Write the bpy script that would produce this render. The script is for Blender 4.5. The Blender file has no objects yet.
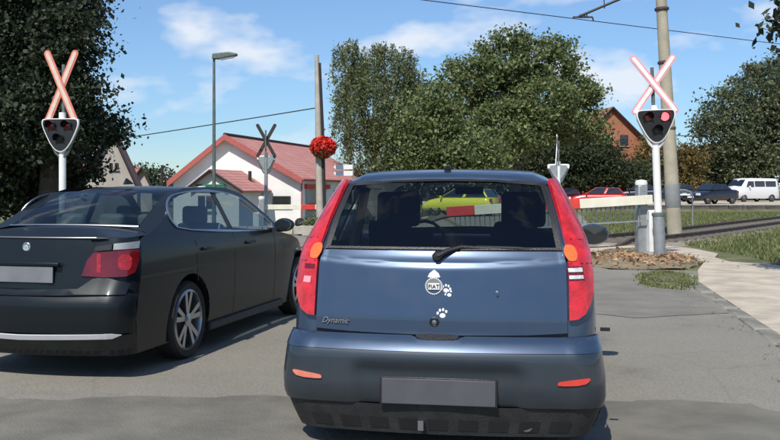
import bpy, math, random
import numpy as np
from mathutils import Vector, Matrix, noise
from mathutils.geometry import delaunay_2d_cdt

random.seed(7)
rng = np.random.default_rng(7)
R = math.radians
SC = bpy.context.scene
COL = SC.collection

# ------------------------------------------------------------------ camera
H = 1.363
cam = bpy.data.cameras.new("camera")
cam.sensor_width = 36.0
cam.lens = 36.0 * 900 / 780
cam.shift_y = -30.0 / 780
cam.clip_start = 0.05
cam.clip_end = 3000
camo = bpy.data.objects.new("camera", cam)
camo.location = (0, 0, H)
camo.rotation_euler = (R(90), 0, 0)
COL.objects.link(camo)
SC.camera = camo

# ------------------------------------------------------------------ light
SUN_EL, SUN_AZ = 50.0, 199.0        # azimuth clockwise from +Y: behind and to the left
SC.view_settings.view_transform = 'Standard'
SC.view_settings.look = 'None'
SC.view_settings.gamma = 1.0
SC.view_settings.exposure = 0.0
SC.render.engine = 'CYCLES'
SC.cycles.use_denoising = True
SC.cycles.max_bounces = 8
SC.cycles.transparent_max_bounces = 16
SC.cycles.caustics_reflective = False
SC.cycles.caustics_refractive = False

world = bpy.data.worlds.new("World")
SC.world = world
world.use_nodes = True
nt = world.node_tree
for n in list(nt.nodes): nt.nodes.remove(n)
wo = nt.nodes.new('ShaderNodeOutputWorld')
bg = nt.nodes.new('ShaderNodeBackground')
bg.inputs['Strength'].default_value = 0.14
sky = nt.nodes.new('ShaderNodeTexSky')
sky.sky_type = 'NISHITA'
sky.sun_disc = False
sky.sun_elevation = R(SUN_EL)
sky.sun_rotation = R(SUN_AZ)
sky.altitude = 0
sky.air_density = 1.0
sky.dust_density = 0.1
sky.ozone_density = 3.0
tc = nt.nodes.new('ShaderNodeTexCoord')
mp = nt.nodes.new('ShaderNodeMapping')
mp.inputs['Scale'].default_value = (1.0, 1.0, 2.1)
mp.inputs['Location'].default_value = (5.3, 1.2, 0.7)
nz = nt.nodes.new('ShaderNodeTexNoise')
nz.inputs['Scale'].default_value = 7.5
nz.inputs['Detail'].default_value = 4
nz.inputs['Roughness'].default_value = 0.52
cr = nt.nodes.new('ShaderNodeValToRGB')
cr.color_ramp.elements[0].position = 0.535
cr.color_ramp.elements[0].color = (0, 0, 0, 1)
cr.color_ramp.elements[1].position = 0.70
cr.color_ramp.elements[1].color = (0.85, 0.85, 0.85, 1)
mx = nt.nodes.new('ShaderNodeMixRGB')
mx.inputs['Color2'].default_value = (6.2, 6.5, 7.0, 1)
nt.links.new(tc.outputs['Generated'], mp.inputs['Vector'])
nt.links.new(mp.outputs['Vector'], nz.inputs['Vector'])
nt.links.new(nz.outputs['Fac'], cr.inputs['Fac'])
nt.links.new(cr.outputs['Color'], mx.inputs['Fac'])
tint = nt.nodes.new('ShaderNodeMixRGB'); tint.blend_type = 'MULTIPLY'; tint.inputs['Fac'].default_value = 1
sepd = nt.nodes.new('ShaderNodeSeparateXYZ')
nt.links.new(tc.outputs['Generated'], sepd.inputs[0])
grad = nt.nodes.new('ShaderNodeValToRGB')
els = grad.color_ramp.elements
els[0].position = 0.0; els[0].color = (0.54, 0.67, 0.82, 1)
els[1].position = 1.0; els[1].color = (0.9, 0.95, 1.05, 1)
for p_, c_ in ((0.06, (0.54, 0.68, 0.84)), (0.12, (0.64, 0.76, 0.89)), (0.2, (0.72, 0.83, 0.95)), (0.5, (0.85, 0.92, 1.0))):
    e_ = els.new(p_); e_.color = (*c_, 1)
nt.links.new(sepd.outputs['Z'], grad.inputs['Fac'])
nt.links.new(grad.outputs['Color'], tint.inputs['Color2'])
nt.links.new(sky.outputs['Color'], tint.inputs['Color1'])
nt.links.new(tint.outputs['Color'], mx.inputs['Color1'])
nt.links.new(mx.outputs['Color'], bg.inputs['Color'])
nt.links.new(bg.outputs['Background'], wo.inputs['Surface'])

sun = bpy.data.lights.new("sun", 'SUN')
sun.energy = 5.0
sun.angle = R(0.55)
sun.color = (1.0, 0.95, 0.86)
suno = bpy.data.objects.new("sun", sun)
az, el = R(SUN_AZ), R(SUN_EL)
sd = Vector((math.sin(az) * math.cos(el), math.cos(az) * math.cos(el), math.sin(el)))
suno.rotation_euler = sd.to_track_quat('Z', 'Y').to_euler()
suno.location = (-20, -20, 40)
COL.objects.link(suno)

# ------------------------------------------------------------------ materials
def _bsdf(name):
    m = bpy.data.materials.new(name)
    m.use_nodes = True
    t = m.node_tree
    b = [n for n in t.nodes if n.type == 'BSDF_PRINCIPLED'][0]
    return m, t, b

def mat(name, col, rough=0.6, metal=0.0, coat=0.0, var=0.12, scale=6.0, bump=0.0, bscale=40.0, spec=0.5, col2=None, detail=5, crough=0.05):
    """principled with procedural colour variation and fine relief"""
    m, t, b = _bsdf(name)
    N, L = t.nodes, t.links
    c = N.new('ShaderNodeTexCoord')
    n = N.new('ShaderNodeTexNoise')
    n.inputs['Scale'].default_value = scale
    n.inputs['Detail'].default_value = detail
    n.inputs['Roughness'].default_value = 0.6
    L.new(c.outputs['Object'], n.inputs['Vector'])
    r = N.new('ShaderNodeValToRGB')
    c1 = [x * (1 - var) for x in col]
    c2 = [min(1, x * (1 + var)) for x in col] if col2 is None else list(col2)
    r.color_ramp.elements[0].position = 0.35
    r.color_ramp.elements[1].position = 0.65
    r.color_ramp.elements[0].color = (*c1, 1)
    r.color_ramp.elements[1].color = (*c2, 1)
    L.new(n.outputs['Fac'], r.inputs['Fac'])
    L.new(r.outputs['Color'], b.inputs['Base Color'])
    b.inputs['Roughness'].default_value = rough
    b.inputs['Metallic'].default_value = metal
    b.inputs['Coat Weight'].default_value = coat
    b.inputs['Coat Roughness'].default_value = crough
    b.inputs['Specular IOR Level'].default_value = spec
    if bump > 0:
        n2 = N.new('ShaderNodeTexNoise')
        n2.inputs['Scale'].default_value = bscale
        n2.inputs['Detail'].default_value = 6
        L.new(c.outputs['Object'], n2.inputs['Vector'])
        bm_ = N.new('ShaderNodeBump')
        bm_.inputs['Strength'].default_value = bump
        bm_.inputs['Distance'].default_value = 0.02
        L.new(n2.outputs['Fac'], bm_.inputs['Height'])
        L.new(bm_.outputs['Normal'], b.inputs['Normal'])
    return m

def glass(name, tint, refl=0.9, rough=0.01):
    m = bpy.data.materials.new(name)
    m.use_nodes = True
    t = m.node_tree
    N, L = t.nodes, t.links
    for n in list(N): N.remove(n)
    o = N.new('ShaderNodeOutputMaterial')
    tr = N.new('ShaderNodeBsdfTransparent'); tr.inputs['Color'].default_value = (*tint, 1)
    gl = N.new('ShaderNodeBsdfGlossy'); gl.inputs['Roughness'].default_value = rough
    gl.inputs['Color'].default_value = (refl, refl, refl, 1)
    fr = N.new('ShaderNodeFresnel'); fr.inputs['IOR'].default_value = 1.5
    gg = N.new('ShaderNodeNewGeometry'); mi = N.new('ShaderNodeMapRange')
    mi.inputs['To Min'].default_value = 1.5; mi.inputs['To Max'].default_value = 1 / 1.5
    L.new(gg.outputs['Backfacing'], mi.inputs['Value']); L.new(mi.outputs[0], fr.inputs['IOR'])
    mxx = N.new('ShaderNodeMixShader')
    L.new(fr.outputs['Fac'], mxx.inputs['Fac'])
    L.new(tr.outputs[0], mxx.inputs[1]); L.new(gl.outputs[0], mxx.inputs[2])
    L.new(mxx.outputs[0], o.inputs['Surface'])
    return m

def emis(name, col, strength, base=(0.5, 0.02, 0.02)):
    m, t, b = _bsdf(name)
    b.inputs['Base Color'].default_value = (*base, 1)
    b.inputs['Emission Color'].default_value = (*col, 1)
    b.inputs['Emission Strength'].default_value = strength
    b.inputs['Roughness'].default_value = 0.2
    return m

def leafmat(name, dark, light, trans=0.35, rough=0.6):
    m = bpy.data.materials.new(name)
    m.use_nodes = True
    t = m.node_tree
    N, L = t.nodes, t.links
    for n in list(N): N.remove(n)
    o = N.new('ShaderNodeOutputMaterial')
    g = N.new('ShaderNodeNewGeometry')
    c = N.new('ShaderNodeTexCoord')
    n1 = N.new('ShaderNodeTexNoise'); n1.inputs['Scale'].default_value = 0.9; n1.inputs['Detail'].default_value = 3
    L.new(c.outputs['Object'], n1.inputs['Vector'])
    ad = N.new('ShaderNodeMath'); ad.operation = 'ADD'
    L.new(g.outputs['Random Per Island'], ad.inputs[0]); L.new(n1.outputs['Fac'], ad.inputs[1])
    r = N.new('ShaderNodeValToRGB')
    r.color_ramp.elements[0].position = 0.45; r.color_ramp.elements[0].color = (*dark, 1)
    r.color_ramp.elements[1].position = 1.3 / 1.0 if False else 1.0; r.color_ramp.elements[1].color = (*light, 1)
    mu = N.new('ShaderNodeMath'); mu.operation = 'MULTIPLY'; mu.inputs[1].default_value = 0.72
    L.new(ad.outputs[0], mu.inputs[0]); L.new(mu.outputs[0], r.inputs['Fac'])
    d = N.new('ShaderNodeBsdfPrincipled'); d.inputs['Roughness'].default_value = rough
    d.inputs['Specular IOR Level'].default_value = 0.35
    tl = N.new('ShaderNodeBsdfTranslucent')
    L.new(r.outputs['Color'], d.inputs['Base Color']); L.new(r.outputs['Color'], tl.inputs['Color'])
    ms = N.new('ShaderNodeMixShader'); ms.inputs['Fac'].default_value = trans
    L.new(d.outputs[0], ms.inputs[1]); L.new(tl.outputs[0], ms.inputs[2])
    L.new(ms.outputs[0], o.inputs['Surface'])
    return m

def paint(name, col, metal=0.35, rough=0.34, dirt=0.25, dcol=(0.16, 0.15, 0.13), dheight=0.55, coat=0.7, spec=0.5):
    """car paint: flakes, clear coat and road dust that thins out with height"""
    m, t, b = _bsdf(name)
    N, L = t.nodes, t.links
    c = N.new('ShaderNodeTexCoord')
    n = N.new('ShaderNodeTexNoise'); n.inputs['Scale'].default_value = 7; n.inputs['Detail'].default_value = 8
    L.new(c.outputs['Object'], n.inputs['Vector'])
    s = N.new('ShaderNodeSeparateXYZ'); L.new(c.outputs['Object'], s.inputs[0])
    mr = N.new('ShaderNodeMapRange')
    mr.inputs['From Min'].default_value = 0.15; mr.inputs['From Max'].default_value = dheight
    mr.inputs['To Min'].default_value = dirt * 2.0; mr.inputs['To Max'].default_value = dirt * 0.35
    L.new(s.outputs['Z'], mr.inputs['Value'])
    mul = N.new('ShaderNodeMath'); mul.operation = 'MULTIPLY'
    L.new(mr.outputs[0], mul.inputs[0]); L.new(n.outputs['Fac'], mul.inputs[1])
    mixc = N.new('ShaderNodeMixRGB')
    mixc.inputs['Color1'].default_value = (*col, 1); mixc.inputs['Color2'].default_value = (*dcol, 1)
    L.new(mul.outputs[0], mixc.inputs['Fac'])
    L.new(mixc.outputs[0], b.inputs['Base Color'])
    ra = N.new('ShaderNodeMath'); ra.operation = 'ADD'; ra.inputs[1].default_value = rough
    L.new(mul.outputs[0], ra.inputs[0]); L.new(ra.outputs[0], b.inputs['Roughness'])
    b.inputs['Metallic'].default_value = metal
    b.inputs['Coat Weight'].default_value = coat
    b.inputs['Specular IOR Level'].default_value = spec
    b.inputs['Coat Roughness'].default_value = 0.08
    return m

M_BLUE = paint('blue_paint', (0.032, 0.062, 0.118), metal=0.45, rough=0.30, dirt=0.30)
M_BUMP = paint('shaded_bumper_paint', (0.016, 0.026, 0.040), metal=0.15, rough=0.40, dirt=0.35, dcol=(0.07, 0.075, 0.07), dheight=0.5)  # body paint darkened: shade on the lower bumper put into the colour
M_GREY = paint('dark_grey_paint', (0.010, 0.014, 0.018), metal=0.15, rough=0.38, dirt=0.02, coat=0.22, spec=0.2)
M_RED = mat('red_lens', (0.56, 0.012, 0.014), 0.16, coat=1, var=0.3, scale=16, bump=0.25, bscale=90)
M_REDD = mat('dark_red_lens', (0.13, 0.003, 0.005), 0.12, coat=.5, var=0.2, scale=12)
M_REDM = mat('middle_red_lens', (0.34, 0.010, 0.014), 0.14, coat=.6, var=.3, scale=30, bump=.3, bscale=80)
M_AMB = mat('amber_lens', (0.85, 0.16, 0.03), 0.2, coat=1)
M_CLR = mat('clear_lens', (0.62, 0.62, 0.62), 0.15, coat=1, var=0.25, scale=30)
M_CHR = mat('chrome', (0.75, 0.76, 0.78), 0.16, metal=1.0, var=0.05)
M_SAT = mat('satin_metal', (0.42, 0.43, 0.45), 0.34, metal=1.0, var=0.05)
M_BLK = mat('black_plastic', (0.014, 0.014, 0.015), 0.45, bump=0.15, bscale=120)
M_BLK2 = mat('dusty_black_plastic', (0.022, 0.023, 0.024), 0.6, var=0.3, scale=9, bump=0.2, bscale=80)
M_RUB = mat('rubber', (0.018, 0.018, 0.018), 0.75, var=0.25, scale=12)
M_GLS = glass('tinted_glass', (0.40, 0.47, 0.48))
M_GLSD = glass('dark_tinted_glass', (0.28, 0.35, 0.37))
M_GLS2 = glass('clear_glass', (0.86, 0.9, 0.88))
M_DGL = mat('dark_window_glass', (0.012, 0.015, 0.018), 0.05, var=0.2, coat=1)
M_SEAT = mat('dark_seat_cloth', (0.02, 0.022, 0.026), 0.9, var=0.2, bump=0.3)
M_BEIGE = mat('pale_leather', (0.42, 0.43, 0.41), 0.6, var=0.08)
M_INT = mat('cabin_plastic', (0.018, 0.019, 0.02), 0.8)
M_STRIP = mat('silver_strip_paint', (0.62, 0.63, 0.64), 0.3, var=0.05, coat=.5)
M_PLATE = mat('worn_number_plate', (0.075, 0.075, 0.088), 0.55, var=0.15, scale=3)
M_PLATE2 = mat('pale_number_plate', (0.17, 0.175, 0.19), 0.5, var=0.15, scale=3)
M_WHITE = mat('white_paint', (0.78, 0.78, 0.76), 0.5, var=0.06, scale=5)
M_CREAMB = mat('cream_boom_paint', (0.74, 0.71, 0.58), 0.5, var=0.08, scale=3)
M_SIGRED = mat('sign_red', (0.62, 0.05, 0.035), 0.45, var=0.1)
M_SIGPINK = mat('pale_pink_red', (0.82, 0.34, 0.36), 0.4, var=0.1, coat=0.6)  # right cross edge: overexposed glow put into the red as pink
M_SIGOR = mat('orange_red_sign', (0.66, 0.20, 0.13), 0.5, var=0.15)
M_SIGPALE = mat('pale_sign_face', (0.66, 0.52, 0.45), 0.5, var=0.1)
M_GALV = mat('galvanised_steel', (0.33, 0.35, 0.36), 0.5, metal=0.5, var=0.12, scale=8)
M_GALVD = mat('dull_green_steel', (0.12, 0.15, 0.14), 0.6, metal=0.3, var=0.2)
M_CONC = mat('concrete', (0.40, 0.37, 0.31), 0.85, var=0.14, scale=3, bump=0.3, bscale=30)
M_CONCP = mat('pole_concrete', (0.37, 0.33, 0.25), 0.85, var=0.15, scale=2, bump=0.3, bscale=25)
M_CONCG = mat('grey_painted_concrete', (0.22, 0.23, 0.23), 0.8, var=0.15, scale=3)
M_RUST = mat('rusty_steel', (0.11, 0.085, 0.07), 0.7, metal=0.4, var=0.3, scale=5, bump=0.2)
M_SLEEP = mat('sleeper_timber', (0.13, 0.115, 0.095), 0.9, var=0.3, scale=5, bump=0.5)
M_WALL = mat('white_render', (0.80, 0.78, 0.74), 0.85, var=0.09, scale=0.8, bump=0.15, bscale=20)
M_WALLG = mat('grey_render', (0.38, 0.35, 0.31), 0.9, var=0.1, scale=1.0, bump=0.15, bscale=20)
M_WOOD = mat('pole_wood', (0.16, 0.12, 0.09), 0.85, var=0.25, scale=4, bump=0.3)
M_DARK = mat('dark_trim', (0.03, 0.022, 0.02), 0.6)
M_BARK = mat('bark', (0.07, 0.055, 0.04), 0.95, var=0.35, scale=6, bump=0.8, bscale=14)
M_GREEN = mat('green_sign', (0.02, 0.14, 0.07), 0.5)
M_FLOWER = mat('red_petals', (0.62, 0.03, 0.015), 0.6, var=0.4, scale=5)

def roofmat(name, a, b, tile=0.33):
    m, t, bs = _bsdf(name)
    N, L = t.nodes, t.links
    c = N.new('ShaderNodeTexCoord')
    n = N.new('ShaderNodeTexNoise'); n.inputs['Scale'].default_value = 1.3; n.inputs['Detail'].default_value = 6
    L.new(c.outputs['Object'], n.inputs['Vector'])
    r = N.new('ShaderNodeValToRGB')
    r.color_ramp.elements[0].position = 0.3; r.color_ramp.elements[0].color = (*a, 1)
    r.color_ramp.elements[1].position = 0.7; r.color_ramp.elements[1].color = (*b, 1)
    L.new(n.outputs['Fac'], r.inputs['Fac']); L.new(r.outputs['Color'], bs.inputs['Base Color'])
    w = N.new('ShaderNodeTexWave'); w.bands_direction = 'Z'; w.inputs['Scale'].default_value = 2.2
    w.inputs['Distortion'].default_value = 0.3
    L.new(c.outputs['Object'], w.inputs['Vector'])
    bp = N.new('ShaderNodeBump'); bp.inputs['Strength'].default_value = 0.5; bp.inputs['Distance'].default_value = 0.05
    L.new(w.outputs['Fac'], bp.inputs['Height']); L.new(bp.outputs['Normal'], bs.inputs['Normal'])
    bs.inputs['Roughness'].default_value = 0.85
    return m
M_ROOF = roofmat('faded_red_tiles', (0.43, 0.18, 0.16), (0.52, 0.25, 0.22))
M_ROOF2 = roofmat('old_red_tiles', (0.42, 0.13, 0.075), (0.5, 0.2, 0.13))

def brickmat():
    m, t, bs = _bsdf('orange_brick')
    N, L = t.nodes, t.links
    c = N.new('ShaderNodeTexCoord')
    mp_ = N.new('ShaderNodeMapping'); mp_.inputs['Rotation'].default_value = (R(90), 0, 0)
    L.new(c.outputs['Object'], mp_.inputs['Vector'])
    k = N.new('ShaderNodeTexBrick'); k.inputs['Scale'].default_value = 4
    k.inputs['Color1'].default_value = (0.42, 0.13, 0.06, 1); k.inputs['Color2'].default_value = (0.33, 0.10, 0.05, 1)
    k.inputs['Mortar'].default_value = (0.3, 0.2, 0.15, 1)
    L.new(mp_.outputs[0], k.inputs['Vector']); L.new(k.outputs['Color'], bs.inputs['Base Color'])
    bs.inputs['Roughness'].default_value = 0.9
    return m
M_BRICK = brickmat()

def asphaltmat():
    m, t, bs = _bsdf('worn_asphalt')
    N, L = t.nodes, t.links
    c = N.new('ShaderNodeTexCoord')
    def noi(s, d=6, r=0.6):
        n = N.new('ShaderNodeTexNoise'); n.inputs['Scale'].default_value = s; n.inputs['Detail'].default_value = d
        n.inputs['Roughness'].default_value = r; L.new(c.outputs['Object'], n.inputs['Vector']); return n
    def ramp(n, p0, c0, p1, c1):
        r = N.new('ShaderNodeValToRGB')
        r.color_ramp.elements[0].position = p0; r.color_ramp.elements[0].color = (*c0, 1)
        r.color_ramp.elements[1].position = p1; r.color_ramp.elements[1].color = (*c1, 1)
        L.new(n, r.inputs['Fac']); return r
    big = ramp(noi(0.55, 5).outputs['Fac'], 0.3, (0.205, 0.192, 0.160), 0.7, (0.25, 0.235, 0.197))
    fine = ramp(noi(55, 4, 0.8).outputs['Fac'], 0.35, (0.72, 0.72, 0.72), 0.65, (1.2, 1.2, 1.2))
    mu = N.new('ShaderNodeMixRGB'); mu.blend_type = 'MULTIPLY'; mu.inputs['Fac'].default_value = 1
    L.new(big.outputs[0], mu.inputs[1]); L.new(fine.outputs[0], mu.inputs[2])
    v = N.new('ShaderNodeTexVoronoi'); v.feature = 'DISTANCE_TO_EDGE'; v.inputs['Scale'].default_value = 0.42
    dis = N.new('ShaderNodeMixRGB'); dis.inputs['Fac'].default_value = 0.16
    nn = noi(1.6, 6)
    L.new(c.outputs['Object'], dis.inputs[1]); L.new(nn.outputs['Color'], dis.inputs[2]); L.new(dis.outputs[0], v.inputs['Vector'])
    cr_ = ramp(v.outputs['Distance'], 0.0, (0.45, 0.45, 0.45), 0.006, (1, 1, 1))
    mu2 = N.new('ShaderNodeMixRGB'); mu2.blend_type = 'MULTIPLY'; mu2.inputs['Fac'].default_value = 0.22
    L.new(mu.outputs[0], mu2.inputs[1]); L.new(cr_.outputs[0], mu2.inputs[2])
    # oil stains
    st = ramp(noi(0.9, 3).outputs['Fac'], 0.28, (0.62, 0.62, 0.62), 0.42, (1, 1, 1))
    mu3 = N.new('ShaderNodeMixRGB'); mu3.blend_type = 'MULTIPLY'; mu3.inputs['Fac'].default_value = 0.7
    L.new(mu2.outputs[0], mu3.inputs[1]); L.new(st.outputs[0], mu3.inputs[2])
    L.new(mu3.outputs[0], bs.inputs['Base Color'])
    bs.inputs['Roughness'].default_value = 0.9
    b1 = N.new('ShaderNodeBump'); b1.inputs['Strength'].default_value = 0.5; b1.inputs['Distance'].default_value = 0.01
    L.new(noi(90, 3, 0.8).outputs['Fac'], b1.inputs['Height']); L.new(b1.outputs[0], bs.inputs['Normal'])
    return m
M_ASPH = asphaltmat()
M_ASPH2 = mat('patched_asphalt', (0.185, 0.174, 0.148), 0.9, var=0.15, scale=2.0, bump=0.4, bscale=60)
M_ASPH3 = mat('reflection_dark_asphalt', (0.15, 0.143, 0.12), 0.88, var=0.18, scale=2.5, bump=0.5, bscale=70, col2=(0.18, 0.17, 0.14), detail=10)  # darkened to carry the windscreen reflection at the bottom of the view
M_PAVE = mat('pale_pavement', (0.45, 0.39, 0.305), 0.9, var=0.2, scale=2.2, bump=0.3, bscale=40, detail=10)
M_GRASS = mat('grass_ground', (0.085, 0.10, 0.035), 0.95, var=0.3, scale=1.2, bump=0.6, bscale=12, col2=(0.16, 0.15, 0.07), detail=10)
M_DIRT = mat('dry_dirt', (0.24, 0.185, 0.12), 0.95, var=0.3, scale=3, bump=0.8, bscale=10, col2=(0.27, 0.2, 0.12))
M_GRAVEL = mat('ballast', (0.26, 0.23, 0.185), 0.95, var=0.4, scale=18, bump=1.0, bscale=30)
M_BLADE = leafmat('grass_blades', (0.08, 0.11, 0.03), (0.27, 0.28, 0.12), 0.3)
M_DEADLEAF = leafmat('fallen_leaves', (0.22, 0.11, 0.055), (0.5, 0.34, 0.19), 0.1)

# ------------------------------------------------------------------ mesh helpers
def finish(name, verts, faces, m, parent=None, smooth=True, angle=35, bevel=0.0):
    me = bpy.data.meshes.new(name)
    me.from_pydata([tuple(v) for v in verts], [], faces)
    me.update()
    if smooth:
        me.shade_smooth()
        try: me.set_sharp_from_angle(angle=R(angle))
        except Exception: pass
    if isinstance(m, (list, tuple)):
        for q in m: me.materials.append(q)
    elif m: me.materials.append(m)
    o = bpy.data.objects.new(name, me)
    COL.objects.link(o)
    if parent: o.parent = parent
    if bevel > 0:
        bv = o.modifiers.new('bevel', 'BEVEL'); bv.width = bevel; bv.segments = 2; bv.limit_method = 'ANGLE'
    return o

class MB:
    def __init__(s): s.v = []; s.f = []
    def add(s, vs, fs):
        n = len(s.v); s.v += [tuple(v) for v in vs]; s.f += [tuple(i + n for i in f) for f in fs]; return s
    def box(s, c, d, rz=0, rx=0, ry=0):
        x, y, z = [q / 2 for q in d]
        vs = [Vector(p) for p in ((-x,-y,-z),(x,-y,-z),(x,y,-z),(-x,y,-z),(-x,-y,z),(x,-y,z),(x,y,z),(-x,y,z))]
        m = Matrix.Rotation(rz, 4, 'Z') @ Matrix.Rotation(ry, 4, 'Y') @ Matrix.Rotation(rx, 4, 'X')
        c = Vector(c)
        return s.add([m @ v + c for v in vs], [(0,3,2,1),(4,5,6,7),(0,1,5,4),(1,2,6,5),(2,3,7,6),(3,0,4,7)])
    def tube(s, pts, r, seg=8, caps=True):
        pts = [Vector(p) for p in pts]
        rr = r if isinstance(r, (list, tuple)) else [r] * len(pts)
        rings = []; vs = []; fs = []
        up = None
        for i, p in enumerate(pts):
            d = (pts[min(i + 1, len(pts) - 1)] - pts[max(i - 1, 0)]).normalized()
            if up is None: up = Vector((0, 0, 1)) if abs(d.z) < 0.9 else Vector((1, 0, 0))
            a = d.cross(up).normalized(); b = a.cross(d).normalized(); up = b
            for k in range(seg):
                t = 2 * math.pi * k / seg
                vs.append(p + (a * math.cos(t) + b * math.sin(t)) * rr[i])
        for i in range(len(pts) - 1):
            for k in range(seg):
                k2 = (k + 1) % seg
                fs.append((i*seg+k, i*seg+k2, (i+1)*seg+k2, (i+1)*seg+k))
        if caps:
            fs.append(tuple(range(seg))); n = (len(pts) - 1) * seg
            fs.append(tuple(n + k for k in reversed(range(seg))))
        return s.add(vs, fs)
    def lathe(s, prof, origin, axis='X', seg=24, close=False):
        """prof: (radius, along-axis)"""
        vs = []; fs = []; o = Vector(origin); n = len(prof)
        for k in range(seg):
            t = 2 * math.pi * k / seg; c, q = math.cos(t), math.sin(t)
            for r, a in prof:
                v = {'X': (a, r*c, r*q), 'Y': (r*c, a, r*q), 'Z': (r*c, r*q, a)}[axis]
                vs.append(o + Vector(v))
        for k in range(seg):
            k2 = (k + 1) % seg
            for i in range(n - 1): fs.append((k*n+i, k*n+i+1, k2*n+i+1, k2*n+i))
            if close: fs.append((k*n+n-1, k*n, k2*n, k2*n+n-1))
        return s.add(vs, fs)
    def prism(s, poly, fn0, fn1):
        """poly in 2-D; fn maps (a,b) to 3-D for the two faces"""
        n = len(poly)
        vs = [fn0(*p) for p in poly] + [fn1(*p) for p in poly]
        fs = [tuple(range(n)), tuple(reversed(range(n, 2*n)))]
        fs += [(i, n+i, n+(i+1) % n, (i+1) % n) for i in range(n)]
        return s.add(vs, fs)
    def build(s, name, m, parent=None, **k): return finish(name, s.v, s.f, m, parent, **k)

def thing(name, label, cat, loc=(0, 0, 0), rz=0.0, group=None):
    o = bpy.data.objects.new(name, None)
    o.empty_display_size = 0.2
    COL.objects.link(o)
    o.location = loc; o.rotation_euler = (0, 0, rz)
    tag(o, label, cat, group)
    return o
def tag(o, label=None, cat=None, group=None, kind=None):
    if label: o['label'] = label
    if cat: o['category'] = cat
    if group: o['group'] = group
    if kind: o['kind'] = kind
    return o
def copy_tree(o, parent=None):
    c = o.copy(); COL.objects.link(c); c.parent = parent
    for ch in o.children: copy_tree(ch, c)
    return c
def at(px, py, Y):
    """a point of the photo at depth Y metres"""
    return Vector(((px - 390) / 900 * Y, Y, H - (py - 190) / 900 * Y))

def inpoly(x, y, poly):
    c = False; n = len(poly); j = n - 1
    for i in range(n):
        xi, yi = poly[i]; xj, yj = poly[j]
        if (yi > y) != (yj > y) and x < (xj - xi) * (y - yi) / (yj - yi) + xi: c = not c
        j = i
    return c
def densify(poly, sp):
    out = []
    for i, p in enumerate(poly):
        q = poly[(i + 1) % len(poly)]
        n = max(1, int(math.dist(p, q) / sp))
        for k in range(n): out.append((p[0] + (q[0]-p[0]) * k / n, p[1] + (q[1]-p[1]) * k / n))
    return out
def smooth_poly(poly, it=2):
    for _ in range(it):
        q = []
        for i, p in enumerate(poly):
            n = poly[(i + 1) % len(poly)]
            q.append((p[0]*.75 + n[0]*.25, p[1]*.75 + n[1]*.25)); q.append((p[0]*.25 + n[0]*.75, p[1]*.25 + n[1]*.75))
        poly = q
    return poly
def tri2d(poly, holes=(), sp=0.06):
    poly = densify(poly, sp); holes = [densify(h, sp) for h in holes]
    co = []; ed = []
    for lp in [poly] + holes:
        n = len(co); co += lp; ed += [(n + i, n + (i + 1) % len(lp)) for i in range(len(lp))]
    x0 = min(p[0] for p in poly); x1 = max(p[0] for p in poly); y0 = min(p[1] for p in poly); y1 = max(p[1] for p in poly)
    border = list(co)
    x = x0 + sp / 2
    ba = np.array(border)
    while x < x1:
        y = y0 + sp / 2
        while y < y1:
            if inpoly(x, y, poly) and not any(inpoly(x, y, h) for h in holes):
                if ((ba[:, 0] - x)**2 + (ba[:, 1] - y)**2).min() > (sp * 0.45)**2: co.append((x, y))
            y += sp
        x += sp
    r = delaunay_2d_cdt([Vector(c) for c in co], ed, [], 0, 1e-6)
    vs = [tuple(v) for v in r[0]]; fs = []
    for f in r[2]:
        cx = sum(vs[i][0] for i in f) / len(f); cy = sum(vs[i][1] for i in f) / len(f)
        if inpoly(cx, cy, poly) and not any(inpoly(cx, cy, h) for h in holes): fs.append(tuple(f))
    return vs, fs
def patch(name, poly, fn, m, parent=None, holes=(), sp=0.06, off=0.0, th=0.0, angle=40, flip=False, also=None):
    """a panel cut to an outline on the surface fn(a, b) -> 3-D point, with an edge of thickness th"""
    v2, fs = tri2d(poly, holes, sp)
    e = 1e-3
    top = []; bot = []
    for a, b in v2:
        p = fn(a, b)
        n = (fn(a + e, b) - fn(a - e, b)).cross(fn(a, b + e) - fn(a, b - e))
        if n.length < 1e-12: n = Vector((0, -1, 0))
        n.normalize()
        if flip: n = -n
        top.append(p + n * (off + th)); bot.append(p + n * off)
    vs = top[:]; F = [f if not flip else tuple(reversed(f)) for f in fs]
    if th > 0:
        cnt = {}
        for f in F:
            for i in range(len(f)):
                a, b = f[i], f[(i + 1) % len(f)]
                cnt[(a, b)] = 1
        N0 = len(vs); vs += bot
        for (a, b) in cnt:
            if (b, a) not in cnt: F.append((b, a, a + N0, b + N0))
    return finish(name, vs, F, m, parent, angle=angle)
def mirror_x(poly): return [(-a, b) for a, b in reversed(poly)]
def lerp(x, xs, ys): return float(np.interp(x, xs, ys))

def text_obj(name, body, size, m, parent, mtx, extrude=0.001, shear=0.0):
    cu = bpy.data.curves.new(name, 'FONT')
    cu.body = body; cu.size = size; cu.extrude = extrude; cu.shear = shear
    cu.align_x = 'CENTER'; cu.align_y = 'CENTER'
    cu.materials.append(m)
    tmp = bpy.data.objects.new(name, cu)
    me = bpy.data.meshes.new_from_object(tmp)
    bpy.data.objects.remove(tmp)
    me.name = name
    o = bpy.data.objects.new(name, me); COL.objects.link(o); o.parent = parent
    o.matrix_local = mtx
    return o

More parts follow.
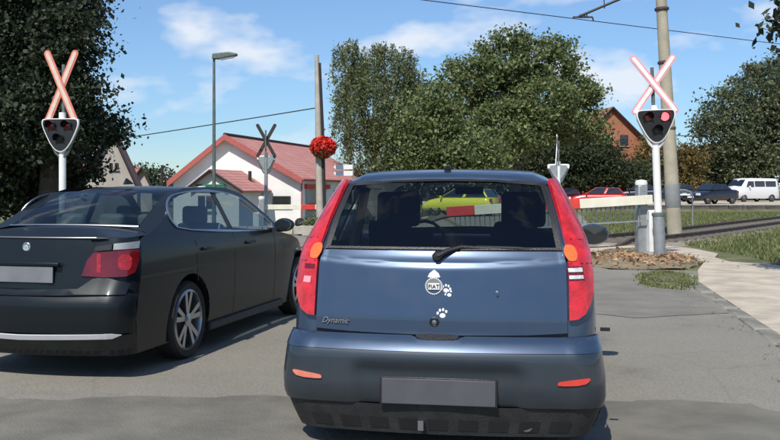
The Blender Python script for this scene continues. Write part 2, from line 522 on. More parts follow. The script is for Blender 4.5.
# ================================================================== SETTING
def tz(x, y):
    """height of the natural ground"""
    z = 0.0
    if y > 26 and x < 4:
        t = min(1, (y - 26) / 12) * min(1, (4 - x) / 4); z -= 0.85 * t * t * (3 - 2 * t)
    if y > 57 and x > 10:
        z += 0.36 * min(1, (y - 57) / 1.2) * min(1, (x - 10) / 3)
    return z
def ground_sheet():
    xs = [-900, -300, -120] + list(np.arange(-60, 60.1, 1.5)) + [120, 300, 900]
    ys = [-300, -60, -10] + list(np.arange(0, 100, 1.5)) + [150, 300, 700, 1800]
    V = [(x, y, tz(x, y) + (0.02 * noise.noise(Vector((x*.3, y*.3, 0))) if abs(x) < 60 and 14 < y < 100 and x > 8 else 0) - 0.01) for y in ys for x in xs]
    n = len(xs)
    F = [(j*n+i, j*n+i+1, (j+1)*n+i+1, (j+1)*n+i) for j in range(len(ys)-1) for i in range(n-1)]
    o = finish('ground', V, F, M_GRASS); tag(o, kind='structure'); return o
ground_sheet()

def ragged(poly, amp=.06):
    return [(x + amp * noise.noise(Vector((x*2.3, y*2.3, 5))) + amp*.5*noise.noise(Vector((x*9, y*9, 2))), y + amp * 1.5 * noise.noise(Vector((x*2.1, y*2.1, 9))) + amp*.6*noise.noise(Vector((x*8, y*8, 7)))) for x, y in densify(poly, .08)]
def flat(name, poly, z, m, sp=0.7, th=0.0):
    o = patch(name, poly, lambda a, b: Vector((a, b, max(tz(a, b), -1) + z)), m, sp=sp, th=th)
    tag(o, kind='structure'); return o
# road: the lane we stand in, the crossing and the street beyond
road_poly = [(-9.5, -12), (2.6, -12), (2.8, 0), (4.1, 8.5), (4.65, 11), (5.2, 15.1), (3.75, 15.4), (3.65, 17.9), (5.2, 20.6), (6.2, 24),
             (7.4, 30), (10.5, 50), (-3, 50), (-4.5, 30), (-5.4, 22), (-5.8, 18), (-8.4, 3)]
flat('road', road_poly, 0.004, M_ASPH, sp=1.5)
flat('asphalt_patch', ragged([(1.6, 10.2), (2.6, 9.55), (3.7, 9.9), (4.3, 13.3), (3.6, 13.9), (1.9, 13.2)]), 0.009, M_ASPH2, sp=0.5)
# darker band right in front of us: windscreen reflection painted into the asphalt
flat('reflection_band', ragged(smooth_poly([(-7.5, 2.0), (1.9, 2.0), (2.45, 4.0), (2.6, 5.6), (1.4, 5.9), (.2, 5.7), (-1.2, 5.95), (-2.2, 5.8), (-3.2, 6.15), (-7.5, 6.0)], 1), .1), 0.008, M_ASPH3, sp=0.5)
pav = [(2.05, -12), (2.08, 0), (2.88, 4.5), (3.54, 7.9), (3.9, 9.8), (4.53, 13.2), (5.2, 15.2), (5.9, 16.9), (6.1, 18.5), (6.0, 21.2), (5.0, 20.7), (4.6, 19.6), (4.2, 20.0), (5.6, 23.0),
       (6.5, 22.2), (7.0, 21.0), (7.0, 19.2), (6.5, 18.0), (6.42, 17.0), (6.9, 16.4), (7.0, 15.8), (14, 15.4), (14, -12)]
flat('pavement', pav, 0.012, M_PAVE, sp=0.6)
island = [(4.0, 18.0), (4.5, 19.7), (5.1, 20.5), (6.0, 21.0), (6.15, 18.4), (5.9, 16.8), (5.2, 15.6), (4.3, 15.25), (3.7, 15.6), (3.6, 16.8)]
def mound(name, poly, h, m):
    cx = sum(p[0] for p in poly)/len(poly); cy = sum(p[1] for p in poly)/len(poly)
    pl = ragged(smooth_poly(poly, 1), .13)
    ba = np.array(densify(pl, .1))
    def fn(a, b):
        d = math.sqrt(((ba[:,0]-a)**2 + (ba[:,1]-b)**2).min())
        return Vector((a, b, 0.01 + h * min(1, d / 0.5) + 0.02 * noise.noise(Vector((a*3, b*3, 1)))))
    o = patch(name, pl, fn, m, sp=0.15); tag(o, kind='structure'); return o
mound('dirt_island', island, 0.04, M_DIRT)
weedp = [(4.05, 14.5), (4.6, 15.0), (4.75, 14.2), (4.35, 12.9), (3.95, 12.2), (3.6, 12.6), (3.75, 13.6)]
mound('weed_patch', weedp, 0.03, mat('weedy_soil', (0.13, 0.12, 0.06), 0.95, var=0.3, scale=4, bump=0.6, bscale=10))

# worn kerb stones along the pavement edge
kerb = bpy.data.objects.new('kerb', None); COL.objects.link(kerb); tag(kerb, kind='structure')
M_KERB = mat('worn_kerb', (0.20, 0.19, 0.16), 0.9, var=0.25, scale=4, bump=0.6, bscale=18)
kp = [(4.95, 15.0), (4.45, 13.2), (3.82, 9.8), (3.46, 7.9), (2.8, 4.5), (2.0, 0.3)]
kl = [0]
for a, b in zip(kp, kp[1:]): kl.append(kl[-1] + math.dist(a, b))
def kat(s): return np.array([np.interp(s, kl, [p[0] for p in kp]), np.interp(s, kl, [p[1] for p in kp])])
s_ = 0; kme = None
while s_ < kl[-1] - 0.9:
    a, b = kat(s_), kat(s_ + 0.78); c = (a + b) / 2; rz = math.atan2(b[1]-a[1], b[0]-a[0])
    if kme is None:
        k = MB().box((0, 0, 0), (0.79, 0.17, 0.10)).build('kerb_stone', M_KERB, kerb, bevel=0.02); kme = k
    else:
        k = kme.copy(); COL.objects.link(k)
    k.location = (c[0] + random.uniform(-.015, .015), c[1], -0.022 + random.uniform(-.02, .006)); k.rotation_euler = (random.uniform(-.04, .04), random.uniform(-.02, .02), rz + random.uniform(-.03, .03))
    s_ += 0.81

# railway
TR = [(-60, 27.5), (-30, 24.5), (-12, 22), (-4, 20.6), (0.5, 20.4), (3.0, 20.9), (5.0, 22.2), (8.2, 26.0), (15.1, 35.8), (30, 57)]
def catmull(P, n=10):
    out = []
    for i in range(len(P)-1):
        p0 = P[max(i-1, 0)]; p1 = P[i]; p2 = P[i+1]; p3 = P[min(i+2, len(P)-1)]
        for k in range(n):
            t = k/n
            out.append(tuple(0.5*((2*p1[j]) + (-p0[j]+p2[j])*t + (2*p0[j]-5*p1[j]+4*p2[j]-p3[j])*t*t + (-p0[j]+3*p1[j]-3*p2[j]+p3[j])*t**3) for j in range(len(p1))))
    out.append(tuple(P[-1])); return out
TC = catmull(TR, 12)
TL = [0]
for a, b in zip(TC, TC[1:]): TL.append(TL[-1] + math.dist(a, b))
def tat(s):
    x = np.interp(s, TL, [p[0] for p in TC]); y = np.interp(s, TL, [p[1] for p in TC])
    x2 = np.interp(s+.2, TL, [p[0] for p in TC]); y2 = np.interp(s+.2, TL, [p[1] for p in TC])
    if s + .2 > TL[-1]:
        x0 = np.interp(s-.2, TL, [p[0] for p in TC]); y0 = np.interp(s-.2, TL, [p[1] for p in TC]); x2, y2 = 2*x-x0, 2*y-y0
    d = Vector((x2-x, y2-y, 0)).normalized(); return Vector((x, y, 0)), d
track = bpy.data.objects.new('railway_track', None); COL.objects.link(track); tag(track, kind='structure')
ss = np.arange(0, TL[-1], 0.7)
for side in (-0.72, 0.72):
    V = []; F = []
    prof = [(-.065, 0), (-.02, .03), (-.02, .11), (-.036, .125), (-.036, .155), (.036, .155), (.036, .125), (.02, .11), (.02, .03), (.065, 0)]
    for s in ss:
        p, d = tat(s); n = Vector((-d.y, d.x, 0)); q = p + n * side
        road_ = -5.5 < p.x < 5.2
        for a, h in prof: V.append(q + n * a + Vector((0, 0, (0.03 if not road_ else -0.12) + h)))
    m_ = len(prof)
    for i in range(len(ss)-1):
        for k in range(m_-1): F.append((i*m_+k, i*m_+k+1, (i+1)*m_+k+1, (i+1)*m_+k))
    finish('rail', V, F, M_RUST, track, angle=25)
V = []; F = []
for s in ss:
    p, d = tat(s); n = Vector((-d.y, d.x, 0))
    z0 = 0.0 if not (-5.5 < p.x < 5.2) else -0.08
    for a, h in ((-1.9, -.03), (-1.35, .035), (0, .05), (1.35, .035), (1.9, -.03)): V.append(p + n * a + Vector((0, 0, h + z0)))
for i in range(len(ss)-1):
    for k in range(4): F.append((i*5+k, i*5+k+1, (i+1)*5+k+1, (i+1)*5+k))
tag(finish('ballast', V, F, M_GRAVEL, track), kind='stuff')
sl = None
s = 0.3
while s < TL[-1]:
    p, d = tat(s)
    if not (-5.5 < p.x < 5.2) and -32 < p.x < 26:
        if sl is None: k = sl = MB().box((0, 0, 0), (0.24, 2.4, 0.12)).build('sleeper', M_SLEEP, track, bevel=0.01)
        else: k = sl.copy(); COL.objects.link(k)
        k.location = (p.x, p.y, 0.015); k.rotation_euler = (0, 0, math.atan2(d.y, d.x))
    s += 0.65

# raised street behind the verge, with its low stone edge
def fwd(z): return z
flat('far_street', [(11.5, 58.3), (45, 58.3), (90, 60), (90, 80), (45, 84), (11.5, 84)], 0.02, M_PAVE, sp=4)
wall = thing('retaining_wall', 'long low dark stone wall holding up the street beyond the grass', 'wall', (0, 57.9, 0))
wx = 11.5; ws = None
M_STONE = mat('dark_edge_stone', (0.075, 0.07, 0.065), 0.9, var=0.35, scale=2, bump=0.5)
while wx < 44:
    if ws is None: k = ws = MB().box((0, 0, 0.1), (1.17, 0.5, 0.58)).build('stone_block', M_STONE, wall, bevel=0.02)
    else: k = ws.copy(); COL.objects.link(k)
    k.location = (wx, random.uniform(-.02, .02), 0); wx += 1.2
kb = MB().box((27.8, 0.1, 0.41), (33, 0.75, 0.05)).build('coping', M_CONC, wall)

# =============================================================== VEGETATION
def leaves_mesh(name, P, size, m, parent, squash=0.6, asp=0.55, down=0.0, jitter=1.0):
    """P: (n,3) leaf centres -> one quad-pair leaf each"""
    n = len(P)
    d = rng.normal(size=(n, 3)); d[:, 2] = d[:, 2] * squash - down
    d /= np.linalg.norm(d, axis=1)[:, None] + 1e-9
    u = rng.normal(size=(n, 3)); u -= (u * d).sum(1)[:, None] * d; u /= np.linalg.norm(u, axis=1)[:, None] + 1e-9
    w = np.cross(d, u)
    sz = size * (0.45 + 1.1 * rng.random(n) ** 1.4)[:, None]
    a = P - d * sz * 0.5; b = P + u * sz * asp * 0.5 + w * sz * 0.08; c = P + d * sz * 0.5; e = P - u * sz * asp * 0.5 + w * sz * 0.08
    V = np.stack([a, b, c, e], 1).reshape(-1, 3)
    me = bpy.data.meshes.new(name)
    me.vertices.add(4 * n); me.vertices.foreach_set('co', V.ravel().astype(np.float32))
    me.loops.add(4 * n); me.loops.foreach_set('vertex_index', np.arange(4 * n, dtype=np.int32))
    me.polygons.add(n); me.polygons.foreach_set('loop_start', np.arange(0, 4 * n, 4, dtype=np.int32))
    try: me.polygons.foreach_set('loop_total', np.full(n, 4, dtype=np.int32))
    except Exception: pass
    me.update(calc_edges=True); me.validate()
    me.materials.append(m)
    o = bpy.data.objects.new(name, me); COL.objects.link(o); o.parent = parent
    return o

def tree(name, label, base, trunk_h, trunk_r, lobes, nleaf, lsize, lm, group=None, droop=False, clump=0.45, squash=0.6, cat='tree', fill=0.35):
    """lobes: (dx,dy,z,rx,ry,rz) relative to base; leaves gather in clumps near the lobe shells"""
    b = Vector(base)
    t = thing(name, label, cat, b, 0, group)
    tr = MB()
    top = Vector((random.uniform(-.15, .15), random.uniform(-.15, .15), trunk_h))
    pts = [Vector((0, 0, -0.3)), Vector((0.03, 0, 0.2)), top * 0.5 + Vector((.08, -.05, 0)), top]
    tr.tube(pts, [trunk_r * 1.35, trunk_r, trunk_r * .85, trunk_r * .7], 10)
    tr.build('trunk', M_BARK, t)
    lim = MB()
    for (dx, dy, z, rx, ry, rz) in lobes:
        c = Vector((dx, dy, z))
        mid = top.lerp(c, 0.5) + Vector((random.uniform(-.3, .3), random.uniform(-.3, .3), random.uniform(0, .4)))
        lim.tube([top * 0.85, mid, c], [trunk_r * .5, trunk_r * .34, trunk_r * .16], 6)
        for _ in range(7):
            v = Vector((random.gauss(0, 1), random.gauss(0, 1), random.gauss(0, .8))).normalized()
            e = c + Vector((v.x * rx, v.y * ry, v.z * rz)) * 0.95
            lim.tube([mid.lerp(c, random.uniform(.2, 1)), c.lerp(e, .55) + Vector((0, 0, .1)), e], [trunk_r * .14, trunk_r * .09, .012], 4)
    tag(lim.build('limbs', M_BARK, t), kind='stuff')
    vol = np.array([l[3] * l[4] * l[5] for l in lobes]) ** 0.75; vol = vol / vol.sum()
    out = []
    for l, f in zip(lobes, vol):
        n = int(nleaf * f)
        ncl = max(6, int(n / 55))
        cc = rng.normal(size=(ncl, 3)); cc /= np.linalg.norm(cc, axis=1)[:, None]
        rad = np.where(rng.random(ncl) < fill, rng.random(ncl) ** 0.5, 0.82 + 0.22 * rng.random(ncl))
        cc = cc * rad[:, None]
        C = cc * np.array([l[3], l[4], l[5]]) + np.array([l[0], l[1], l[2]])
        idx = rng.integers(0, ncl, n)
        csz = clump * (0.6 + 0.8 * rng.random(ncl))
        off = rng.normal(size=(n, 3)) * csz[idx][:, None] * np.array([1, 1, 0.62])
        if droop:
            off[:, 2] = -np.abs(rng.normal(size=n)) * 1.1 * csz[idx] * 2.4; off[:, :2] *= 0.42
        out.append(C[idx] + off)
    P = np.concatenate(out)
    P = P[P[:, 2] > 0.25]
    o = leaves_mesh('crown', P, lsize, lm, t, squash=1.0 if not droop else .5, down=0.9 if droop else 0.0, asp=0.62 if not droop else .4)
    return t

L_DARK = leafmat('shaded_walnut_leaves', (0.014, 0.023, 0.012), (0.050, 0.066, 0.032), 0.2)  # the left tree's shade is put into this dark leaf colour
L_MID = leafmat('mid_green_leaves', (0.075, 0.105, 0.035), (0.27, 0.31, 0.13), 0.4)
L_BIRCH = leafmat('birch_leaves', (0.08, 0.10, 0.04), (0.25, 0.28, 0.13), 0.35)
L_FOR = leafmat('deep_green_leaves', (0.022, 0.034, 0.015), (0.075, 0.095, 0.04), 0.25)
L_OLIVE = leafmat('olive_leaves', (0.055, 0.075, 0.035), (0.18, 0.20, 0.105), 0.35)
L_YEL = leafmat('yellowing_leaves', (0.09, 0.075, 0.022), (0.27, 0.19, 0.07), 0.3)

def px_lobes(base, Y, L):
    """lobes given by centre (px,py) and radii in px at depth Y"""
    k = Y / 900.0; out = []
    for (px, py, rx, rz, dy) in L:
        p = at(px, py, Y + dy)
        out.append((p.x - base[0], p.y - base[1], p.z - base[2], rx * k, rx * k * 0.85, rz * k))
    return out

# near tree on the left behind the warning sign
b = (-9.6, 25.0, 0)
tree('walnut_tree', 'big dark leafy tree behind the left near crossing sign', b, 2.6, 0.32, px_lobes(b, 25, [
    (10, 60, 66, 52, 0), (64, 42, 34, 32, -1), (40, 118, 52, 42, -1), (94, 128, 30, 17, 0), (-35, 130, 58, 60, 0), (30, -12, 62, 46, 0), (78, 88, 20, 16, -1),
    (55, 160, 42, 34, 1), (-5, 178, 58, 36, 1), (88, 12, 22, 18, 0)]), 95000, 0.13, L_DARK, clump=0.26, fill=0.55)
b = (-17.5, 33, 0)
tree('bushy_tree', 'dark undergrown tree at the left edge of the frame', b, 2.0, 0.25, px_lobes(b, 33, [(-60, 110, 60, 70, 0), (-20, 180, 60, 40, 0), (20, 185, 40, 30, 0)]), 16000, 0.22, L_DARK, clump=0.4, fill=0.6)

# birch with hanging twigs
b = (at(376, 0, 60).x, 60, -0.4)
tree('birch_tree', 'tall pale green tree with hanging twigs beside the red flower ball', b, 4.5, 0.22, px_lobes(b, 60, [
    (350, 72, 20, 30, 0), (384, 68, 30, 26, 0), (365, 100, 30, 34, -1), (343, 112, 12, 30, 0), (402, 90, 18, 36, 0), (375, 145, 32, 30, 0), (350, 48, 16, 10, 0), (378, 50, 14, 8, 0), (404, 54, 13, 9, 0), (420, 80, 8, 18, 0)]),
    44000, 0.18, L_BIRCH, droop=True, clump=0.34, fill=0.3)
# big broadleaf in the middle
b = (at(515, 0, 66).x, 66, 0)
tree('lime_tree', 'widest tree in the middle with its crown rising above all others', b, 5, 0.4, px_lobes(b, 66, [
    (505, 66, 24, 18, 0), (474, 76, 18, 18, -1), (552, 68, 22, 18, 0), (578, 92, 18, 14, 0), (588, 116, 13, 14, 0), (545, 104, 30, 24, -2), (454, 76, 12, 14, 0), (470, 112, 26, 24, 0), (510, 128, 36, 26, -2),
    (510, 38, 14, 8, 0), (528, 46, 12, 9, 0), (556, 46, 14, 7, 0), (490, 50, 10, 9, 0), (572, 62, 9, 8, 1), (596, 96, 8, 7, 0), (524, 84, 22, 15, 1), (488, 96, 18, 13, 1), (560, 126, 26, 18, 0), (600, 132, 9, 12, 0)]), 50000, 0.25, L_MID, clump=0.36, fill=0.15)
b = (at(425, 0, 58).x, 58, -0.3)
tree('maple_tree', 'lower rounded tree between the birch and the widest tree', b, 3, 0.25, px_lobes(b, 58, [
    (425, 120, 26, 30, 0), (440, 100, 18, 22, 0), (410, 150, 26, 26, 0), (448, 150, 30, 28, 0), (480, 160, 26, 22, 0)]), 26000, 0.22, L_MID, clump=0.42, fill=0.45)
# deep shade trees behind the parked cars
b = (at(600, 0, 78).x, 78, 0.2)
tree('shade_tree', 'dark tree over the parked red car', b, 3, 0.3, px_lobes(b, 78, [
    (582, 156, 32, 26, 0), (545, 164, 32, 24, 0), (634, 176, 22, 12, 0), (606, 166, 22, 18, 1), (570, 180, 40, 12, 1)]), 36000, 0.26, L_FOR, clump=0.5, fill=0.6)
b = (at(655, 0, 82).x, 82, 0.3)
tree('autumn_bush', 'yellowing bushy tree behind the right crossing post', b, 1.6, 0.18, px_lobes(b, 82, [
    (644, 168, 14, 14, 0), (665, 165, 24, 22, 0), (690, 165, 18, 24, 0), (655, 145, 14, 12, 0), (640, 186, 24, 8, 0), (680, 186, 24, 8, 0)]), 17000, 0.24, L_YEL, clump=0.4, fill=0.5)
b = (at(770, 0, 88).x, 88, 0.3)
tree('linden_tree', 'broad grey green tree above the white van', b, 3.4, 0.4, px_lobes(b, 88, [
    (770, 110, 52, 48, 0), (735, 130, 40, 42, -1), (718, 150, 26, 34, 0), (790, 80, 40, 26, 0), (810, 140, 60, 50, 0), (750, 165, 52, 22, 0), (712, 182, 18, 8, 0)]),
    56000, 0.30, L_OLIVE, clump=0.55, fill=0.5)
b = (at(850, 0, 90).x, 95, 0.3)
tree('linden_tree', 'tree continuing the row past the right edge behind the van', b, 3.4, 0.4, px_lobes(b, 95, [(850, 130, 60, 55, 0), (900, 120, 50, 60, 0)]), 14000, 0.36, L_OLIVE, clump=0.6)
# branch reaching in at the top right corner, from a tree standing beside us
b = (8.6, 13.0, 0)
tree('roadside_tree', 'near tree whose leafy twigs hang in at the top right corner', b, 2.8, 0.2, px_lobes(b, 13, [
    (818, 8, 34, 30, 0), (826, 60, 34, 30, 1), (870, 20, 70, 60, 0), (795, 30, 18, 14, 0), (800, 62, 16, 9, 0)]), 9000, 0.12, L_DARK, clump=0.16, fill=0.6)
# shadows deeper in the wood: far tree line behind everything
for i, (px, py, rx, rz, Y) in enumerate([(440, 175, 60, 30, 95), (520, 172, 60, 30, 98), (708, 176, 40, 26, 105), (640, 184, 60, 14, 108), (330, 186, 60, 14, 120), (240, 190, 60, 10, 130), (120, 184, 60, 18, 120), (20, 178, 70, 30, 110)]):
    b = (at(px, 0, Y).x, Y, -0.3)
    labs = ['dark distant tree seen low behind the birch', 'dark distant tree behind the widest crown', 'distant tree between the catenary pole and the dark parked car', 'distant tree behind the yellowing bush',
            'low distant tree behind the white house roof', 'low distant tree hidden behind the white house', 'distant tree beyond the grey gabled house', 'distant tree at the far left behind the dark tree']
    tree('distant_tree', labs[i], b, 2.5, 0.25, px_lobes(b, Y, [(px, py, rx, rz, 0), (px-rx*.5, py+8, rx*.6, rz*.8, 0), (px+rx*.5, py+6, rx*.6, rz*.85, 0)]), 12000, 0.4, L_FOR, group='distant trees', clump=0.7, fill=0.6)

# grass blades on the verge, weeds and fallen leaves
def blades(name, polys, n, h, m, keep=None):
    P = []
    tot = 0
    while tot < n:
        pl = random.choice(polys)
        x = random.uniform(min(p[0] for p in pl), max(p[0] for p in pl)); y = random.uniform(min(p[1] for p in pl), max(p[1] for p in pl))
        if inpoly(x, y, pl) and noise.noise(Vector((x*1.1, y*1.1, 3))) > -0.25 - random.random()*.3: gx, gy = (random.gauss(0, .07), random.gauss(0, .1)) if h < .06 else (0, 0); P.append((x + gx, y + gy, tz(x, y))); tot += 1
    P = np.array(P)
    a = rng.random(n) * 6.283; hh = h * (0.4 + rng.random(n)); w = 0.012 + 0.01 * rng.random(n)
    dx = np.cos(a) * w; dy = np.sin(a) * w
    lean = rng.normal(size=(n, 2)) * hh[:, None] * 0.35
    v0 = P + np.stack([-dx, -dy, np.zeros(n)], 1); v1 = P + np.stack([dx, dy, np.zeros(n)], 1); v2 = P + np.stack([lean[:, 0], lean[:, 1], hh], 1)
    V = np.stack([v0, v1, v2], 1).reshape(-1, 3)
    me = bpy.data.meshes.new(name); me.from_pydata(V.tolist(), [], np.arange(3*n).reshape(-1, 3).tolist()); me.materials.append(m)
    o = bpy.data.objects.new(name, me); COL.objects.link(o); tag(o, kind='stuff'); return o
verge = [(7.2, 16.2), (14, 15.7), (20, 30), (26, 44), (18, 38), (10, 26.5), (7.3, 22.5), (7.3, 19)]
verge2 = [(6.6, 27.5), (10, 31.5), (16, 41), (26, 54), (12, 54), (9, 42)]
tag(blades('grass', [verge, verge, verge2], 60000, 0.09, M_BLADE), 'short dry grass growing on the verge beside the rails', 'grass')
tag(blades('weeds', [weedp, weedp, island], 4200, 0.04, M_BLADE), 'weeds growing in the dirt around the signal post', 'weeds')
P = []
while len(P) < 520:
    x = random.gauss(4.9, .6); y = random.gauss(17.6, 1.0)
    if inpoly(x, y, island): P.append((x, y, 0.055 + random.random()*.03))
o = leaves_mesh('fallen_leaves', np.array(P), 0.085, M_DEADLEAF, None, squash=0.3, asp=.7)
tag(o, 'brown fallen leaves lying on the dirt island', 'leaves', kind='stuff')
st = MB()
for _ in range(45):
    x = random.gauss(4.8, .6); y = random.gauss(17, 1.0); r = random.uniform(.015, .04)
    st.lathe([(0.001, -r*.6), (r, -r*.2), (r*.8, r*.4), (0.001, r*.6)], (x, y, 0.05), 'Z', 6)
for _ in range(150):
    s = random.uniform(0, kl[-1]-1); q = kat(s); r = random.uniform(.004, .014)
    st.lathe([(0.001, -r*.6), (r, -r*.2), (r*.8, r*.4), (0.001, r*.6)], (q[0] - random.uniform(0, .5), q[1], 0.02), 'Z', 5)
tag(st.build('rubble', M_KERB), 'small stones and crumbs strewn round the dirt island and kerb', 'rubble', kind='stuff')

# ================================================================== BUILDINGS
def quad_slab(p, th, n=None):
    """four corners -> slab"""
    a, b, c, d = [Vector(q) for q in p]
    nn = (b - a).cross(d - a).normalized() * th if n is None else n
    mb = MB(); mb.add([a, b, c, d, a-nn, b-nn, c-nn, d-nn], [(0,1,2,3),(7,6,5,4),(0,4,5,1),(1,5,6,2),(2,6,7,3),(3,7,4,0)]); return mb

# white house with faded red roof
O = Vector((-8.64, 48, 0)); A = Vector((3.3, 13.6, 0))
hs = thing('house', 'white rendered house with faded red roof beside the far left crossing sign', 'house', (-8.64, 48, -0.85))
def hp(x, y, z): return Vector((x, y, z)) - Vector((-8.64, 48, -0.85))
zl, zr, za = 1.80, 1.98, 4.18
xl, xr = -11.55, -4.75
g = MB()
poly = [(xl, -0.85), (xr, -0.85), (xr, zr), (-8.64, za), (xl, zl)]
g.prism(poly, lambda a, b: hp(a, 48, b), lambda a, b: hp(a + A.x, 48 + A.y, b))
g.build('wall', M_WALL, hs, smooth=False)
ov = 0.45
rd = Vector((ov * A.x / A.length, ov * A.y / A.length, 0))
def roof_side(xe, ze, sgn):
    ridge0 = hp(-8.64, 48, za + .10) - rd; ridge1 = ridge0 + A + rd * 2
    sl_ = Vector((xe + 8.64, 0, ze - za)); e = sl_ * 1.05
    return ridge0, ridge1, ridge1 + e, ridge0 + e
a, b_, c, d = roof_side(xr, zr, 1)
quad_slab((a, d, c, b_), 0.12).build('roof', M_ROOF, hs, smooth=False)
a2, b2, c2, d2 = roof_side(xl, zl, -1)
quad_slab((a2, b2, c2, d2), 0.12).build('roof', M_ROOF, hs, smooth=False)
M_BARGE = mat('red_barge_board', (0.40, 0.10, 0.085), 0.6, var=0.1)
bb = MB()
for p, q in ((a, d), (a2, d2)):
    p = p + Vector((0, -.03, -.1)); q = q + Vector((0, -.03, -.1))
    bb.add([p + Vector((0, 0, .15)), q + Vector((0, 0, .15)), q + Vector((0, 0, -.17)), p + Vector((0, 0, -.17)),
            p + Vector((0, .05, .15)), q + Vector((0, .05, .15)), q + Vector((0, .05, -.17)), p + Vector((0, .05, -.17))],
           [(0,1,2,3),(7,6,5,4),(0,4,5,1),(1,5,6,2),(2,6,7,3),(3,7,4,0)])
bb.build('barge_board', M_BARGE, hs, smooth=False)
MB().tube([a + Vector((0, 0, .03)), b_ + Vector((0, 0, .03))], 0.09, 8).build('ridge_cap', M_DARK, hs)
MB().tube([d + Vector((0.03, 0, -.05)), c + Vector((0.03, 0, -.05))], 0.06, 8).build('gutter', M_BARGE, hs)
def window(parent, hpf, x0, x1, z0, z1, y, framem, glassm, bars=1, name='window'):
    f = MB(); t = .07
    f.box(hpf((x0+x1)/2, y-.03, z1-t/2), (x1-x0, .08, t)); f.box(hpf((x0+x1)/2, y-.03, z0+t/2), (x1-x0, .08, t))
    f.box(hpf(x0+t/2, y-.03, (z0+z1)/2), (t, .08, z1-z0-2*t)); f.box(hpf(x1-t/2, y-.03, (z0+z1)/2), (t, .08, z1-z0-2*t))
    for i in range(1, bars+1):
        xm = x0 + (x1-x0) * i / (bars+1); f.box(hpf(xm, y-.03, (z0+z1)/2), (t*.6, .07, z1-z0-2*t))
    o = f.build(name, framem, parent, smooth=False)
    MB().box(hpf((x0+x1)/2, y-.008, (z0+z1)/2), (x1-x0-2*t, .02, z1-z0-2*t)).build('pane', glassm, o, smooth=False)
    MB().box(hpf((x0+x1)/2, y-.06, z0-.03), (x1-x0+.15, .13, .05)).build('sill', M_CONC, o, smooth=False)
    return o
window(hs, hp, at(273, 0, 48).x, at(290.5, 0, 48).x, at(0, 206.5, 48).z, at(0, 196, 48).z, 48, M_DARK, M_DGL)
# side wall under the eaves: porch with dark opening, door and red panels
def along(t, dx, z): return hp(xr + A.x * t + dx, 48 + A.y * t, z)
def sidebox(name, t0, t1, z0, z1, d, m):
    n = Vector((A.y, -A.x, 0)).normalized()
    p0 = along(t0, 0, z0) + n*0.012; p1 = along(t1, 0, z0) + n*0.012; up = Vector((0, 0, z1 - z0))
    mb = MB(); mb.add([p0, p1, p1+up, p0+up, p0+n*d, p1+n*d, p1+up+n*d, p0+up+n*d], [(3,2,1,0),(4,5,6,7),(0,1,5,4),(1,2,6,5),(2,3,7,6),(3,0,4,7)])
    return mb.build(name, m, hs, smooth=False)
sidebox('door', 0.05, 0.30, -0.75, 1.35, 0.05, M_WALLG)
sidebox('red_awning', 0.04, 0.34, 1.42, 1.68, 0.14, M_SIGRED)
sidebox('red_sign_panel', 0.06, 0.28, 0.25, 0.62, 0.10, M_SIGRED)
sidebox('shop_window', 0.42, 0.92, -0.2, 1.35, 0.05, M_DGL)
MB().tube([hp(xr + .06, 47.93, 1.9), hp(xr + .02, 47.93, -.8)], .045, 6).build('downpipe', M_BARGE, hs)
MB().tube([hp(-7.3, 46.9, 1.2), hp(-7.3, 46.9, 2.35)], 0.09, 8).build('vent_pipe', M_DARK, hs)

# annex in front
an = thing('annex', 'small gabled porch building joined to the front of the white house', 'outbuilding', (-8.78, 44.2, -0.85))
def ap(x, y, z): return Vector((x, y, z)) - Vector((-8.78, 44.2, -0.85))
ax = at(211, 169, 44.2); alf = at(189, 186.5, 44.2); arf = at(242, 190, 44.2)
g = MB(); poly = [(alf.x+.1, -.85), (arf.x-.15, -.85), (arf.x-.15, arf.z+.02), (ax.x, ax.z-.08), (alf.x+.1, alf.z)]
g.prism(poly, lambda a, b: ap(a, 44.2, b), lambda a, b: ap(a + .55, 47.95, b)); g.build('wall', M_WALL, an, smooth=False)
q0 = ap(ax.x, 43.95, ax.z); q1 = ap(ax.x + .9, 47.9, ax.z)
e0 = ap(arf.x + .1, 43.95, arf.z - .04); e1 = ap(arf.x + 1.0, 47.9, arf.z - .04)
quad_slab((q0, e0, e1, q1), 0.1).build('roof', M_ROOF, an, smooth=False)
f0 = ap(alf.x - .12, 43.95, alf.z - .08); f1 = ap(alf.x + .78, 47.9, alf.z - .08)
quad_slab((q0, q1, f1, f0), 0.1).build('roof', M_ROOF, an, smooth=False)
t_ = MB()
for e in (e0, f0): t_.tube([q0 + Vector((0, -.03, -.06)), e + Vector((0, -.03, -.06))], .07, 6)
t_.build('barge_board', M_DARK, an)
o = MB().box(ap(at(210, 0, 44).x, 44.13, at(0, 187.3, 44).z), (1.45, .08, .3)).build('sign_board', M_GREEN, an, smooth=False, bevel=.01); o['label'] = 'dark green shop board above the porch'
MB().box(ap(at(200, 0, 44).x, 44.07, at(0, 187.3, 44).z), (.5, .02, .12)).build('sign_lettering', M_WHITE, an, smooth=False)
window(an, ap, at(196, 0, 44).x, at(214, 0, 44).x, 0.35, 1.15, 44.2, M_WHITE, M_DGL)

